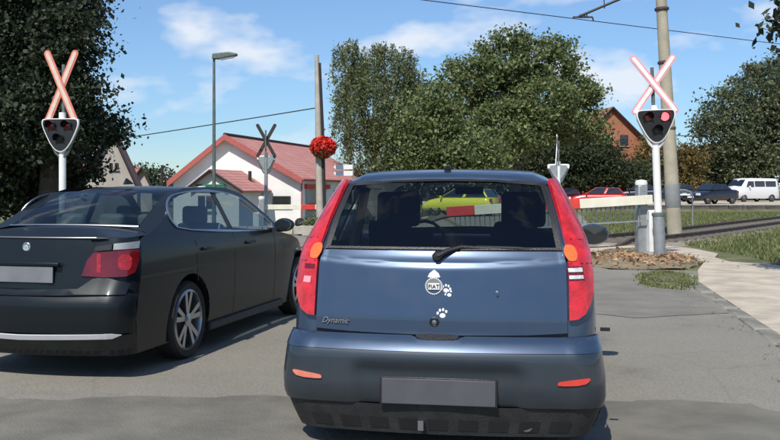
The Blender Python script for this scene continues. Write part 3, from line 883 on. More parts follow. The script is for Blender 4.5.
# houses behind the tree on the left
def gable_house(name, label, pa, pl, pr, Y, depth, wallm, roofm, dirx=0.2, base=-0.5, wins=(), barge=M_DARK, cat='house'):
    A_, Lp, Rp = at(*pa, Y), at(*pl, Y), at(*pr, Y)
    t = thing(name, label, cat, (A_.x, Y, base))
    o_ = Vector((A_.x, Y, base))
    f = lambda x, y, z: Vector((x, y, z)) - o_
    dx = dirx * depth
    g = MB(); g.prism([(Lp.x, base), (Rp.x, base), (Rp.x, Rp.z), (A_.x, A_.z), (Lp.x, Lp.z)], lambda a, b: f(a, Y, b), lambda a, b: f(a + dx, Y + depth, b)); g.build('wall', wallm, t, smooth=False)
    for E_, sg in ((Lp, -1), (Rp, 1)):
        r0 = f(A_.x, Y-.35, A_.z + .1); r1 = f(A_.x+dx, Y+depth+.2, A_.z + .1)
        s = (Vector((E_.x, 0, E_.z)) - Vector((A_.x, 0, A_.z))) * 1.07
        c4 = (r0, r0+s, r1+s, r1) if sg > 0 else (r0, r1, r1+s, r0+s)
        quad_slab(c4, .12).build('roof', roofm, t, smooth=False)
        MB().tube([r0 + Vector((0, -.03, -.05)), r0 + s + Vector((0, -.03, -.05))], .10, 6).build('barge_board', barge, t)
    for (x0, x1, y0, y1) in wins:
        window(t, f, at(x0, 0, Y).x, at(x1, 0, Y).x, at(0, y1, Y).z, at(0, y0, Y).z, Y, M_DARK, M_DGL, bars=0)
    return t
gable_house('house', 'grey gabled house with two small attic windows behind the dark tree', (112, 129), (84, 182), (137, 184), 60, 9, M_WALLG, M_ROOF2, wins=((109.5, 112.5, 163, 170), (115, 118.5, 163, 170)), dirx=-.25)
gable_house('house', 'small far house with red roof beside the grey gable', (143, 168), (131, 184), (152, 186), 78, 9, M_WALLG, M_ROOF2, dirx=-0.45)
gable_house('house', 'low red roofed house showing through the dark tree', (96, 160), (70, 190), (104, 176), 52, 8, M_WALLG, M_ROOF2, dirx=-0.7)
gable_house('house', 'orange brick gabled house behind the right crossing sign', (612, 108), (574, 146), (650, 146), 84, 10, M_BRICK, M_ROOF2, base=0, dirx=-.2, wins=((604, 612, 135, 146), (620, 628, 135, 146)))

# ================================================================== CARS
def wheel(parent, x, y, r, w, sgn, rimr, spokes=5, double=True, rimm=M_SAT):
    """sgn: outward direction in x"""
    t = MB()
    prof = [(rimr, -w*.45), (r*.93, -w*.5), (r, -w*.36), (r, w*.36), (r*.93, w*.5), (rimr, w*.45)]
    t.lathe(prof, (x, y, r), 'X', 40)
    o = t.build('wheel', M_RUB, parent, angle=30)
    ri = MB(); out = w * .5 * sgn
    ri.lathe([(rimr, out*.9), (rimr*.93, out*1.0), (rimr*.9, out*.75), (rimr*.86, -out*.6), (0.001, -out*.6)], (x, y, r), 'X', 40)
    ri.build('rim', rimm, o)
    inner = MB().lathe([(rimr*.84, -out*.2), (0.001, -out*.2)], (x, y, r), 'X', 24); inner.build('brake_disc', M_BLK, o)
    s = MB()
    for k in range(spokes):
        for dd in ((-.16, .16) if double else (0,)):
            a = 2*math.pi*k/spokes + .3
            a0 = a + dd*.6; a1 = a + dd*1.3
            p0 = Vector((x + out*.82, y + math.cos(a0)*rimr*.18, r + math.sin(a0)*rimr*.18))
            p1 = Vector((x + out*.93, y + math.cos(a1)*rimr*.92, r + math.sin(a1)*rimr*.92))
            tdir = Vector((0, -math.sin(a1), math.cos(a1))) * rimr*.07
            th = Vector((-out*.25, 0, 0))
            s.add([p0-tdir, p0+tdir, p1+tdir*1.2, p1-tdir*1.2, p0-tdir+th, p0+tdir+th, p1+tdir*1.2+th, p1-tdir*1.2+th],
                  [(0,1,2,3),(7,6,5,4),(0,4,5,1),(1,5,6,2),(2,6,7,3),(3,7,4,0)])
    s.lathe([(rimr*.22, out*.6), (rimr*.22, out*.88), (rimr*.14, out*.95), (0.001, out*.97)], (x, y, r), 'X', 20)
    s.build('spokes', rimm, o, smooth=True)
    return o

# ---- the blue hatchback right in front of us
P_YR = ([.05, .3, .42, .56, .62, .7, 1.0, 1.04, 1.2, 1.4, 1.47], [.14, .10, .09, .09, .10, .105, .16, .18, .29, .44, .54])
P_W = ([.1, .27, .4, .57, .72, .85, .95, 1.05, 1.2, 1.3, 1.4, 1.47], [.78, .80, .81, .81, .81, .80, .785, .765, .70, .655, .605, .57])
P_C, P_R = .05, .17
def p_surf(yr, wt):
    def fn(s, z):
        y0 = lerp(z, *yr); w = lerp(z, *wt); sg = -1 if s < 0 else 1; s = abs(s)
        wf = 0.81; a = s * 1.0
        flatw = wf - P_R
        if a <= flatw: X = a; Yy = P_C * (a / flatw) ** 2
        else:
            q = (a - flatw) / P_R
            if q < math.pi / 2: X = flatw + P_R * math.sin(q); Yy = P_C + P_R * (1 - math.cos(q)) + 0.0
            else: X = wf; Yy = P_C + P_R + (a - flatw - P_R * math.pi / 2)
        return Vector((sg * X * w / wf, y0 + Yy, z))
    return fn
PS = p_surf(P_YR, P_W)
# bumper stands proud of the tailgate
B_YR = ([.10, .26, .30, .36, .49, .53, .565, .60, .612], [.085, .035, .015, 0.0, 0.0, .006, .028, .062, .09])
B_W = ([.10, .2, .27, .30, .40, .55, .61], [.785, .825, .845, .85, .848, .828, .812])
PB = p_surf(B_YR, B_W)

def to_s(poly, W, sp=.04):
    out = []
    for x, z in densify(poly, sp):
        X = abs(x) * .81 / lerp(z, *W); fw = .81 - P_R
        s = X if X <= fw else fw + P_R * math.asin(min(1, (X - fw) / P_R))
        out.append((math.copysign(s, x), z))
    return out

def build_hatch():
    t = thing('hatchback_car', 'blue three door hatchback seen from behind directly ahead on the road', 'car', (.235, 4.55, 0), -0.156)
    S = 0.81 - P_R + P_R * math.pi / 2     # surface length to the end of the corner
    glassp = [(-.628, 1.045), (.628, 1.045), (.60, 1.2), (.545, 1.395), (.3, 1.415), (0, 1.42), (-.3, 1.415), (-.545, 1.395), (-.60, 1.2)]
    hole = [(x * .985, z) for x, z in glassp]
    outer = [(-S, .16), (S, .16), (S, .6), (S, 1.0), (S, 1.3), (S, 1.415), (-S, 1.415), (-S, 1.3), (-S, 1.0), (-S, .6)]
    # rear glass hole edges (top stays just under the roof edge)
    hole2 = to_s([(x, min(z, 1.405)) for x, z in hole], P_W)
    glassx = glassp; glassp = to_s(glassp, P_W)
    patch('body_shell', outer, PS, M_BLUE, t, holes=[hole2], sp=.05)
    # sides
    def side(sg):
        def fn(y, z):
            w = lerp(z, *P_W); tp = 1.0 if y < 2.6 else 1.0 - 0.22 * ((y - 2.6) / 1.25) ** 2
            return Vector((sg * w * tp, y, z))
        return fn
    ys = lambda z: lerp(z, *P_YR) + P_C + P_R
    rear_edge = [(ys(z), z) for z in (.16, .3, .45, .6, .8, 1.0, 1.2, 1.3, 1.415)]
    wins = [[(.72, 1.07), (1.12, 1.04), (1.16, 1.36), (.86, 1.36)], [(1.22, 1.035), (2.32, 1.0), (2.28, 1.22), (2.08, 1.37), (1.25, 1.37)]]
    arch = lambda cy: [(cy + .36*math.cos(a), max(.17, .30 + .36*math.sin(a))) for a in np.linspace(-.36, math.pi+.36, 16)]
    sp_ = rear_edge + [(2.42, 1.415), (2.62, 1.3), (2.95, 1.08), (3.05, .98), (3.3, .93), (3.55, .84), (3.72, .70), (3.8, .5), (3.78, .3), (3.7, .16)]
    for sg in (-1, 1):
        patch('side_panel', sp_, side(sg), M_BLUE, t, holes=wins + [arch(.72), arch(3.12)], sp=.09, flip=(sg < 0))
        for wn, nm in zip(wins, ('quarter_window', 'door_window')):
            patch(nm, wn, side(sg), M_GLS, t, sp=.12, flip=(sg < 0), off=-.008)
        dh = MB().box((sg*.822, 1.45, .86), (.03, .16, .03)); dh.build('door_handle', M_BLK, t, bevel=.008)
        sk = MB().box((sg*.80, 1.9, .21), (.05, 1.7, .10)); sk.build('side_skirt', M_BLK2, t, bevel=.01)
    # roof
    xs = [-.615, -.59, -.55, -.48, -.35, -.2, 0, .2, .35, .48, .55, .59, .615]
    rows = [(.452, 1.405), (.462, 1.432), (.50, 1.452), (.60, 1.470), (.8, 1.486), (1.2, 1.496), (1.7, 1.494), (2.1, 1.478), (2.42, 1.43)]
    V = []; F = []
    for y, z in rows:
        for x in xs:
            a = abs(x) / .615; dz = .018 * a**2 + .075 * max(0, (a - .72) / .28) ** 2
            yy = y + (P_C * min(1.4, (abs(x)/.64)**2) * 1.1 + .14*max(0, a-.8)**2*10 if y < .7 else 0)
            V.append((x, yy, min(z, z - dz * (1 if y > .455 else .25))))
    n = len(xs)
    for j in range(len(rows)-1):
        for i in range(n-1): F.append((j*n+i, j*n+i+1, (j+1)*n+i+1, (j+1)*n+i))
    finish('roof', V, F, M_BLUE, t, angle=60)
    MB().tube([(0, .62, 1.48), (0, .67, 1.50)], [.022, .012], 8).build('aerial_base', M_BLK, t)
    st_ = MB().box((0.0, .50, 1.425), (.22, .02, .014)); st_.build('high_brake_light', M_REDD, t)
    # windscreen and bonnet
    V = []; F = []
    for y, z, w in ((2.42, 1.425, .575), (2.7, 1.27, .64), (3.0, 1.04, .71)):
        for x in (-1, -.6, 0, .6, 1): V.append((x*w, y + .10*(1-x*x), z))
    for j in range(2):
        for i in range(4): F.append((j*5+i, j*5+i+1, (j+1)*5+i+1, (j+1)*5+i))
    finish('windscreen', V, F, M_GLS2, t)
    V = []; F = []
    for y, z, w in ((3.0, 1.03, .74), (3.3, .95, .72), (3.6, .84, .66), (3.76, .7, .62), (3.84, .5, .6), (3.82, .2, .6)):
        for x in (-1, -.6, 0, .6, 1): V.append((x*w, y + .06*(1-x*x), z + .03*(1-x*x)))
    for j in range(5):
        for i in range(4): F.append((j*5+i, j*5+i+1, (j+1)*5+i+1, (j+1)*5+i))
    finish('bonnet', V, F, M_BLUE, t)
    # tailgate
    tg = [(-.655, .632), (-.4, .618), (0, .612), (.4, .618), (.655, .632), (.652, .8), (.648, .95), (.64, 1.032), (0, 1.030), (-.64, 1.032), (-.648, .95), (-.652, .8)]
    def tgs(s, z):
        p = PS(s, z)
        # pressed ridge below the glass, then a shallow scoop
        cz = .992 - .03 * (1 - (s/.65)**2)
        d = .013 / (1 + math.exp(max(-40, min(40, (z - cz)/.0035)))) - .012
        p.y -= d; return p
    tgx = tg; tg = to_s(tg, P_W)
    gate = patch('tailgate', tg, tgs, M_BLUE, t, sp=.013, off=.006, th=.014, angle=50)
    gm = MB(); # dark seam behind the tailgate edge
    patch('tailgate_seam', [(x*1.008, .606 if z < .7 else z*1.002) for x, z in tg], PS, M_BLK, t, sp=.08, off=.002)
    gl = patch('rear_window', glassp, PS, M_GLS, t, sp=.06, off=.006)
    # black ceramic border round the glass
    inn = to_s([(x*.955, 1.045 + (z-1.045)*.93 + .012) for x, z in glassx], P_W)
    patch('window_border', glassp, PS, M_BLK, t, holes=[inn], sp=.05, off=.009)
    # lamps
    lampo = [(.662, .697), (.70, .70), (.735, .725), (.762, .79), (.772, .86), (.770, .93), (.757, 1.04), (.730, 1.14), (.690, 1.235), (.638, 1.335), (.596, 1.412),
             (.558, 1.405), (.575, 1.34), (.615, 1.2), (.642, 1.08), (.655, 1.0), (.660, .85)]
    lampo = to_s(lampo, P_W)
    def lampsurf(s, z): return PS(s, z)
    for sg in (-1, 1):
        pl = lampo if sg > 0 else mirror_x(lampo)
        lo = patch('tail_lamp', pl, lampsurf, M_RED, t, sp=.03, off=.006, th=.022, angle=50)
        for z0 in (.975, 1.085):
            dv = to_s([(.664, z0), (.764 if z0 < 1 else .740, z0 - .006), (.764 if z0 < 1 else .740, z0 + .001), (.664, z0 + .007)], P_W)
            patch('lens_divider', dv if sg > 0 else mirror_x(dv), PS, M_REDD, lo, sp=.04, off=.0265, th=.002)
        pa = smooth_poly([(.672, .99), (.735, .99), (.728, 1.06), (.668, 1.06)], 2)
        patch('indicator_lens', pa if sg > 0 else mirror_x(pa), PS, M_AMB, lo, sp=.02, off=.026, th=.006)
        pc = [(.672, .885), (.755, .885), (.755, .955), (.672, .955)]
        if sg > 0:
            for z0, z1 in ((.935, .955), (.90, .918)): patch('reverse_lens', [(.675, z0), (.745, z0), (.745, z1), (.675, z1)], PS, M_CLR, lo, sp=.03, off=.026, th=.006)
            patch('reverse_lens_housing', [(.670, .89), (.752, .89), (.752, .963), (.670, .963)], PS, M_REDD, lo, sp=.03, off=.026, th=.003)
        else:
            cpp = mirror_x([(.70, .862), (.742, .862), (.742, .895), (.70, .895)])
            patch('reflector_lens', cpp, PS, M_SIGPINK, lo, sp=.02, off=.026, th=.004)
            cpp = mirror_x([(.69, .935), (.75, .935), (.75, .96), (.69, .96)])
            patch('fog_lens', cpp, PS, M_REDD, lo, sp=.02, off=.026, th=.004)
    # bumper
    S2 = S
    bp_ = [(-S2, .25), (-.7, .262), (0, .268), (.7, .262), (S2, .25), (S2, .605), (.7, .605), (.14, .605), (.09, .592), (-.09, .592), (-.14, .605), (-.7, .605), (-S2, .605)]
    def bs(s, z):
        p = PB(s, z)
        # the plate recess
        g = 1/(1+math.exp((abs(s)-.40)/.012)); g *= 1/(1+math.exp(-(z-.20)/.01)) * 1/(1+math.exp((z-.462)/.008))
        p.y += .028 * g
        p.y += .006 * math.exp(-((z-.468)/.006)**2)
        return p
    patch('bumper', bp_, bs, M_BUMP, t, sp=.024, off=0, th=.004, angle=50)
    patch('bumper_top', [(-S2, .538), (S2, .538), (S2, .607), (.7, .607), (.14, .607), (.09, .594), (-.09, .594), (-.14, .607), (-.7, .607), (-S2, .607)], bs, M_BLUE, t, sp=.022, off=.003, th=.004, angle=50)
    patch('bumper_valance', [(-S2, .10), (S2, .10), (S2, .258), (-S2, .258)], PB, M_BLK2, t, sp=.05, off=-.006)
    # slots in the lower valance
    for k in range(9):
        x0 = -.62 + k*.155
        patch('valance_slot', [(x0-.05, .125), (x0+.05, .125), (x0+.05, .185), (x0-.05, .185)], PB, M_BLK, t, sp=.08, off=-.005, th=.002)
    for sg in (-1, 1):
        rp = smooth_poly([(.575, .383), (.70, .388), (.735, .413), (.725, .423), (.59, .405), (.575, .398)], 1)
        patch('reflector', rp if sg > 0 else mirror_x(rp), PB, M_SIGRED if sg > 0 else M_SIGOR, t, sp=.03, off=.005, th=.008)
        q = [(S2, .12), (S2, .6)]
        def bside(y, z, sg=sg): return Vector((sg * lerp(z, *B_W) * (1 - .03*max(0, y-.3)), y, z))
        pb = [(.22 + lerp(z, *B_YR), z) for z in (.12, .2, .3, .45, .605)] + [(.55, .605), (.40, .45), (.36, .3), (.37, .12)]
        patch('bumper_corner', pb, bside, M_BUMP, t, sp=.06, flip=(sg < 0))
    # handle recess, lock, emblem
    patch('gate_handle', smooth_poly([(-.115, .604), (-.08, .588), (.07, .588), (.11, .604), (.10, .618), (-.10, .618)], 1), PS, M_BLK, t, sp=.03, off=.03, th=.02)
    lk = MB().lathe([(.026, 0), (.026, -.012), (.020, -.016), (.015, -.012), (.001, -.012)], (-.02, .094, .683), 'Y', 20); lk.build('lock', M_BLK, t)
    MB().lathe([(.011, -.001), (.011, -.016), (.001, -.017)], (-.02, .094, .683), 'Y', 12).build('lock_barrel', M_SAT, t)
    e = MB(); ez, ey, ex = .865, .118, -.025
    e.lathe([(.048, .01), (.048, -.008), (.044, -.013), (.040, -.013), (.038, -.007), (.001, -.007)], (ex, ey, ez), 'Y', 32)
    emb = e.build('emblem', M_CHR, t)
    for k in range(28):     # laurel ring
        a = 2*math.pi*k/28
    wr = MB()
    for k in range(26):
        a = 2*math.pi*k/26; r_ = .0415
        wr.lathe([(.001, -.004), (.0045, -.002), (.001, .002)], (ex + math.cos(a)*r_, ey - .014, ez + math.sin(a)*r_), 'Y', 5)
    wr.build('laurel_ring', M_WHITE, emb)
    hd = MB(); hd.prism([(-.04, .0), (.04, 0), (.028, .022), (0, .04), (-.028, .022)], lambda a, b: Vector((ex+a*.85, ey-.008, ez+.044+b)), lambda a, b: Vector((ex+a*.85, ey+.016, ez+.044+b)))
    hd.build('emblem_cap', M_WHITE, t, bevel=.002)
    bk = MB().box((ex, ey-.012, ez-.002), (.060, .006, .034)); bk.build('emblem_field', M_WHITE, emb, bevel=.002)
    text_obj('lettering', 'FIAT', .029, M_DARK, emb, Matrix.Translation((ex, ey-.0175, ez-.002)) @ Matrix.Rotation(R(90), 4, 'X'))
    # script badge, left
    q = PS(-.55, .677)
    text_obj('script_badge', 'Dynamic', .042, M_CHR, t, Matrix.Translation((q.x, q.y - .030, .677)) @ Matrix.Rotation(R(-9), 4, 'Z') @ Matrix.Rotation(R(90), 4, 'X'), shear=.5, extrude=.002)
    # paw print stickers
    def paw(x, z, s, tilt=0):
        m_ = MB()
        def blob(a, b, ra, rb):
            ca, sa = math.cos(tilt), math.sin(tilt)
            cx, cz = x + (a*ca - b*sa)*s, z + (a*sa + b*ca)*s
            pl = [(cx + math.cos(k/12*6.283)*ra*s, cz + math.sin(k/12*6.283)*rb*s) for k in range(12)]
            m_.prism(pl, lambda u, v: PS(u, v) + Vector((0, -.0215, 0)), lambda u, v: PS(u, v) + Vector((0, -.016, 0)))
        blob(0, -.35, .5, .4)
        for a, b in ((-.75, .2), (-.28, .6), (.28, .6), (.75, .2)): blob(a, b, .2, .26)
        m_.build('paw_sticker', M_WHITE, t, smooth=False)
    paw(.040, .853, .026, -.3); paw(.052, .828, .022, .5); paw(.020, .727, .030, .2)
    MB().lathe([(.008, 0), (.001, -.002)], (.30, .096, .84), 'Y', 8).build('scratch_spot', M_SAT, t)
    # wiper
    wv = MB()
    wv.lathe([(.028, .02), (.028, -.03), (.02, -.045), (.001, -.048)], (-.01, .17, 1.018), 'Y', 16)
    wv.tube([(-.01, .13, 1.02), (.04, .15, 1.045), (.11, .185, 1.064), (.30, .20, 1.056)], [.016, .014, .011, .007], 8)
    wo_ = wv.build('wiper_arm', M_BLK, t)
    MB().tube([(.06, .185, 1.052), (.2, .20, 1.062), (.4, .205, 1.058), (.575, .235, 1.046)], [.008, .011, .010, .006], 6).build('wiper_blade', M_RUB, wo_)
    # number plate and lamp
    npz = MB().box((.006, .022, .335), (.58, .012, .13)); npz.build('number_plate', M_PLATE, t, bevel=.003)
    MB().box((.006, .027, .335), (.60, .012, .145)).build('plate_holder', M_BLK, t, bevel=.004)
    hk = MB().tube([(-.08, .10, .17), (-.08, .02, .17), (-.08, .0, .165)], .014, 8); hk.box((-.08, .0, .17), (.028, .02, .05)); hk.build('tow_hook', M_SAT, t)
    # under side, exhaust, wheels
    fl = MB().box((0, 2.0, .26), (1.45, 3.3, .08)); fl.build('floor_pan', M_BLK, t)
    MB().tube([(.45, .1, .16), (.45, .6, .18)], .03, 12).build('exhaust_pipe', M_RUST, t)
    for y in (.72, 3.12):
        for sg in (-1, 1): wheel(t, sg*.70, y, .295, .175, sg, .19, 7, False)
    for sg in (-1, 1):
        mm = MB(); c = Vector((sg*.93, 2.32, 1.035))
        k = []
        mm.lathe([(.001, -.07), (.07, -.055), (.098, -.01), (.095, .03), (.001, .045)], (0, 0, 0), 'Y', 20)
        mm.v = [(c.x + v[0]*1.15, c.y + v[1], c.z + v[2]*.80) for v in mm.v]
        mm.box((sg*.80, 2.33, 1.0), (.14, .05, .05))
        mo = mm.build('door_mirror', M_BLUE, t)
        mo['label'] = 'dark blue door mirror'
        g2 = MB().lathe([(.088, -.040), (.086, -.074), (.001, -.076)], (0, 0, 0), 'Y', 20); g2.v = [(c.x + v[0]*1.12, c.y + v[1], c.z + v[2]*.78) for v in g2.v]; g2.build('mirror_glass', M_DGL, mo)
    MB().box((.865, .42, .615), (.05, .02, .018)).build('side_peg', M_BLK, t)
    # cabin
    MB().box((0, .62, .98), (1.30, .56, .03)).build('parcel_shelf', M_INT, t, bevel=.01)
    def seat(x, y, w, top, rest=True):
        s = MB(); s.box((x, y, .70), (w, .14, .80), rx=-.12); s.box((x, y+.30, .36), (w, .5, .16)); so = s.build('seat', M_SEAT, t, bevel=.04)
        if rest:
            MB().box((x, y-.07, top+.06), (.30, .10, .24), rx=-.12).build('headrest', M_SEAT, so, bevel=.035)
    seat(-.44, 1.75, .46, 1.17); seat(.42, 1.75, .46, 1.17)
    s = MB().box((0, .98, .68), (1.24, .14, .60), rx=-.2); so = s.build('rear_bench', M_SEAT, t, bevel=.04)
    for x in (-.38, .38): MB().box((x, .90, 1.08), (.26, .09, .19)).build('headrest', M_SEAT, so, bevel=.03)
    MB().box((0, 2.75, .92), (1.36, .45, .16)).build('dashboard', M_INT, t, bevel=.05)
    MB().tube([(-.36 + .17*math.cos(a), 2.45 + .05*math.sin(a), .95 + .17*math.sin(a)) for a in np.linspace(0, 6.283, 18)], .014, 6).build('steering_wheel', M_BLK, t)
    MB().box((0, 2.42, 1.36), (.22, .03, .06)).build('interior_mirror', M_BLK, t, bevel=.012)
    for sg in (-1, 1): MB().tube([(sg*.66, 1.19, 1.0), (sg*.585, 1.19, 1.38)], .035, 6).build('door_pillar', M_INT, t)
    return t
build_hatch()

# ---- the dark saloon on the left
S_YR = ([.15, .28, .33, .36, .42, .56, .60, .62, .70, .85, 1.0, 1.03], [.10, .045, .02, .01, 0, 0, .02, .05, .06, .08, .10, .11])
S_W = ([.15, .3, .45, .6, .75, .88, .95, 1.0, 1.03], [.74, .765, .78, .785, .785, .775, .765, .75, .735])
S_C, S_R = .07, .17
def s_surf(s, z):
    y0 = lerp(z, *S_YR); w = lerp(z, *S_W); sg = -1 if s < 0 else 1; a = abs(s); wf = .785; fw = wf - S_R
    if a <= fw: X = a; Yy = S_C * (a/fw)**2
    else:
        q = (a - fw) / S_R
        if q < math.pi/2: X = fw + S_R*math.sin(q); Yy = S_C + S_R*(1-math.cos(q))
        else: X = wf; Yy = S_C + S_R + (a - fw - S_R*math.pi/2)
    return Vector((sg*X*w/wf, y0 + Yy, z))
def s_belt(y): return lerp(y, [0, .13, .6, .92, 2.7, 3.2, 3.6, 3.9, 4.1, 4.3], [1.0, 1.01, 1.035, 1.025, .945, .925, .875, .81, .74, .6])
def s_top(x, y):
    a = min(1, abs(x) / .74)
    return Vector((x, y, s_belt(y) + (lerp(y, [0, .13, .5, .8, 2.5, 3.2, 4.3], [.0, .012, .05, .06, .05, .05, .03])) * (1 - a**2.2)))
def build_saloon():
    t = thing('saloon_car', 'dark grey four door saloon standing in the left lane', 'car', (-2.63, 6.39, 0), -0.24)
    S = .785 - S_R + S_R*math.pi/2
    patch('rear_shell', [(-S, .18), (S, .18), (S, .6), (S, 1.02), (-S, 1.02), (-S, .6)], s_surf, M_GREY, t, sp=.045)
    def side(sg):
        def fn(y, z):
            w = lerp(z, [.15, .3, .45, .6, .75, .88, .95, 1.0, 1.04, 1.12, 1.3, 1.38, 1.42], [.74, .765, .78, .785, .785, .775, .765, .75, .725, .69, .60, .545, .47])
            tp = 1.0 if y < 3.2 else 1.0 - .25*((y-3.2)/1.1)**2
            # character line along the flank
            w += .006*math.exp(-((z-(.90-.02*y))/.02)**2)
            return Vector((sg*w*tp, y, z))
        return fn
    arch = lambda cy, r_: [(cy + r_*math.cos(a), max(.19, .315 + r_*math.sin(a))) for a in np.linspace(-.34, math.pi+.34, 22)]
    wc0, wc1 = 1.10, 3.80
    rear_edge = [(lerp(z, *S_YR) + S_C + S_R, z) for z in (.18, .3, .45, .6, .8, 1.0)]
    sp_ = rear_edge + [(.45, 1.03), (.60, 1.036), (.9, 1.028)] + [(y, s_belt(y)) for y in (1.5, 2.1, 2.7, 3.2, 3.5, 3.8, 4.0, 4.15)] + [(4.25, .62), (4.28, .45), (4.25, .3), (4.15, .18)]
    for sg in (-1, 1):
        patch('side_panel', sp_, side(sg), M_GREY, t, holes=[arch(wc0, .375), arch(wc1, .375)], sp=.06, flip=(sg < 0))
        for cy in (wc0, wc1):
            am = MB()
            for k in range(12):
                a0 = math.pi*k/12; a1 = math.pi*(k+1)/12; r_ = .385
                p = [(cy+r_*math.cos(a0), .315+r_*math.sin(a0)), (cy+r_*math.cos(a1), .315+r_*math.sin(a1))]
                am.add([(sg*.76, *p[0]), (sg*.76, *p[1]), (sg*.42, *p[1]), (sg*.42, *p[0])], [(0, 1, 2, 3)])
            am.build('wheel_arch', M_BLK, t)
            wheel(t, sg*.672, cy, .315, .20, sg, .245, 5, True)
        # greenhouse side with the long window opening
        win = [(1.02, 1.045), (.93, 1.12), (.955, 1.22), (1.05, 1.295), (1.2, 1.325), (1.5, 1.345), (1.95, 1.346), (2.28, 1.328), (2.5, 1.285), (2.75, 1.165), (3.05, .985), (2.7, .965), (1.8, 1.005)]
        win = smooth_poly(win, 1)
        gs = [(.5, 1.03), (.74, 1.10), (1.0, 1.235), (1.24, 1.34), (1.42, 1.378), (1.9, 1.392), (2.3, 1.384), (2.55, 1.335), (2.85, 1.18), (3.22, .955), (3.24, .925)] + [(y, s_belt(y)-.004) for y in (2.7, 2.1, 1.5, .9)]
        patch('greenhouse_side', gs, side(sg), M_GREY, t, holes=[win], sp=.05, flip=(sg < 0))
        fw = side(sg)
        cx = sum(p[0] for p in win)/len(win); cz = sum(p[1] for p in win)/len(win)
        ow = [(p[0] + (p[0]-cx)/math.dist(p, (cx, cz))*.02, p[1] + (p[1]-cz)/math.dist(p, (cx, cz))*.02) for p in win]
        iw = [(p[0] - (p[0]-cx)/math.dist(p, (cx, cz))*.006, p[1] - (p[1]-cz)/math.dist(p, (cx, cz))*.006) for p in win]
        patch('window_trim', ow, fw, M_SAT, t, holes=[iw], sp=.04, flip=(sg < 0), off=.003, th=.006)
        patch('side_window', win, fw, M_GLSD, t, sp=.1, flip=(sg < 0), off=-.006)
        patch('door_pillar', [(1.93, 1.0), (2.03, .995), (1.99, 1.365), (1.90, 1.365)], fw, M_BLK, t, sp=.08, flip=(sg < 0), off=-.003)
        # door shut lines
        for yy, z0, z1 in ((1.98, .24, .985), (2.98, .24, .94), (1.22, .62, 1.02)):
            patch('door_gap', [(yy, z0), (yy+.008, z0), (yy+.008, z1), (yy, z1)], fw, M_BLK, t, sp=.08, flip=(sg < 0), off=.002)
        for yy in (1.32, 2.25):
            a = fw(yy, .875); h_ = MB().box((a.x + sg*.014, yy+.09, .875), (.03, .18, .028)); h_.build('door_handle', M_GREY, t, bevel=.008)
        # indicator on the wing
        a = fw(3.75, .72); MB().box((a.x + sg*.004, 3.75, .72), (.012, .07, .022)).build('side_indicator', M_CLR, t, bevel=.004)
        # mirror
        c = Vector((sg*.90, 2.93, 1.015)); mm = MB()
        mm.lathe([(.001, -.05), (.075, -.04), (.1, .0), (.085, .06), (.001, .09)], (0, 0, 0), 'Y', 18)
        mm.v = [(c.x + v[0]*1.05, c.y + v[1], c.z + v[2]*.68) for v in mm.v]
        mm.box((sg*.79, 2.95, .965), (.14, .05, .04)); mo = mm.build('door_mirror', M_BLK, t)
        g2 = MB().lathe([(.085, -.03), (.082, -.056), (.001, -.058)], (0, 0, 0), 'Y', 18); g2.v = [(c.x + v[0], c.y + v[1], c.z + v[2]*.66) for v in g2.v]; g2.build('mirror_glass', M_DGL, mo)
        sk = MB().box((sg*.755, 2.35, .205), (.05, 1.75, .07)); sk.build('side_skirt', M_BLK2, t, bevel=.012)
    # boot lid, bonnet
    def topo(ymin, ymax, wf):
        return [(-wf(y), y) for y in np.linspace(ymin, ymax, 8)] + [(wf(y), y) for y in np.linspace(ymax, ymin, 8)]
    wd = lambda y: lerp(y, [.11, .16, .24, .35, .62], [.35, .60, .69, .725, .73])
    patch('boot_deck', topo(.12, .95, wd), s_top, M_GREY, t, sp=.07)
    wh = lambda y: lerp(y, [2.95, 3.3, 3.7, 4.0, 4.25], [.70, .73, .69, .63, .5])
    patch('bonnet', topo(3.0, 4.25, wh), s_top, M_GREY, t, sp=.10)
    MB().box((0, 4.27, .45), (1.2, .1, .55)).build('nose', M_GREY, t, bevel=.04)
    # lid rear face slightly proud, with lip
    lid = [(-.60, .66), (0, .655), (.60, .66), (.585, .8), (.54, .96), (.50, 1.004), (-.50, 1.004), (-.54, .96), (-.585, .8)]
    patch('boot_lid', lid, s_surf, M_GREY, t, sp=.05, off=.004, th=.010)
    lip = MB(); L_ = []
    for x in np.linspace(-.60, .60, 17): L_.append((x, .098 + S_C*(abs(x)/.615)**2, 1.018))
    lip.tube(L_, [.004] + [.013]*15 + [.004], 8); lip.build('boot_lip', M_GREY, t)
    ch = MB().tube([(x, y-.011, z+.004) for x, y, z in L_[1:-1]], .0045, 6); ch.build('lip_highlight_trim', M_SAT, t)
    # roof
    V = []; F = []
    rows = [(1.28, 1.33), (1.36, 1.355), (1.5, 1.375), (1.8, 1.388), (2.1, 1.385), (2.35, 1.372), (2.52, 1.345)]
    xs = [-.52, -.50, -.47, -.40, -.25, 0, .25, .40, .47, .50, .52]
    for y, z in rows:
        for x in xs:
            a = abs(x)/.52; V.append((x, y + .05*a*a*(1 if y < 1.6 else -1), z + .012 - .02*a*a - .03*max(0, (a-.8)/.2)**2))
    n = len(xs)
    for j in range(len(rows)-1):
        for i in range(n-1): F.append((j*n+i, j*n+i+1, (j+1)*n+i+1, (j+1)*n+i))
    finish('roof', V, F, M_GREY, t, angle=60)
    # shark fin aerial
    MB().add([(-.02, 1.55, 1.415), (.02, 1.55, 1.415), (.015, 1.42, 1.41), (-.015, 1.42, 1.41), (0, 1.44, 1.465), (0, 1.47, 1.465)], [(0,1,5),(1,2,4,5),(2,3,4),(3,0,5,4),(0,3,2,1)]).build('roof_aerial', M_GREY, t)
    # rear window
    V = []; F = []
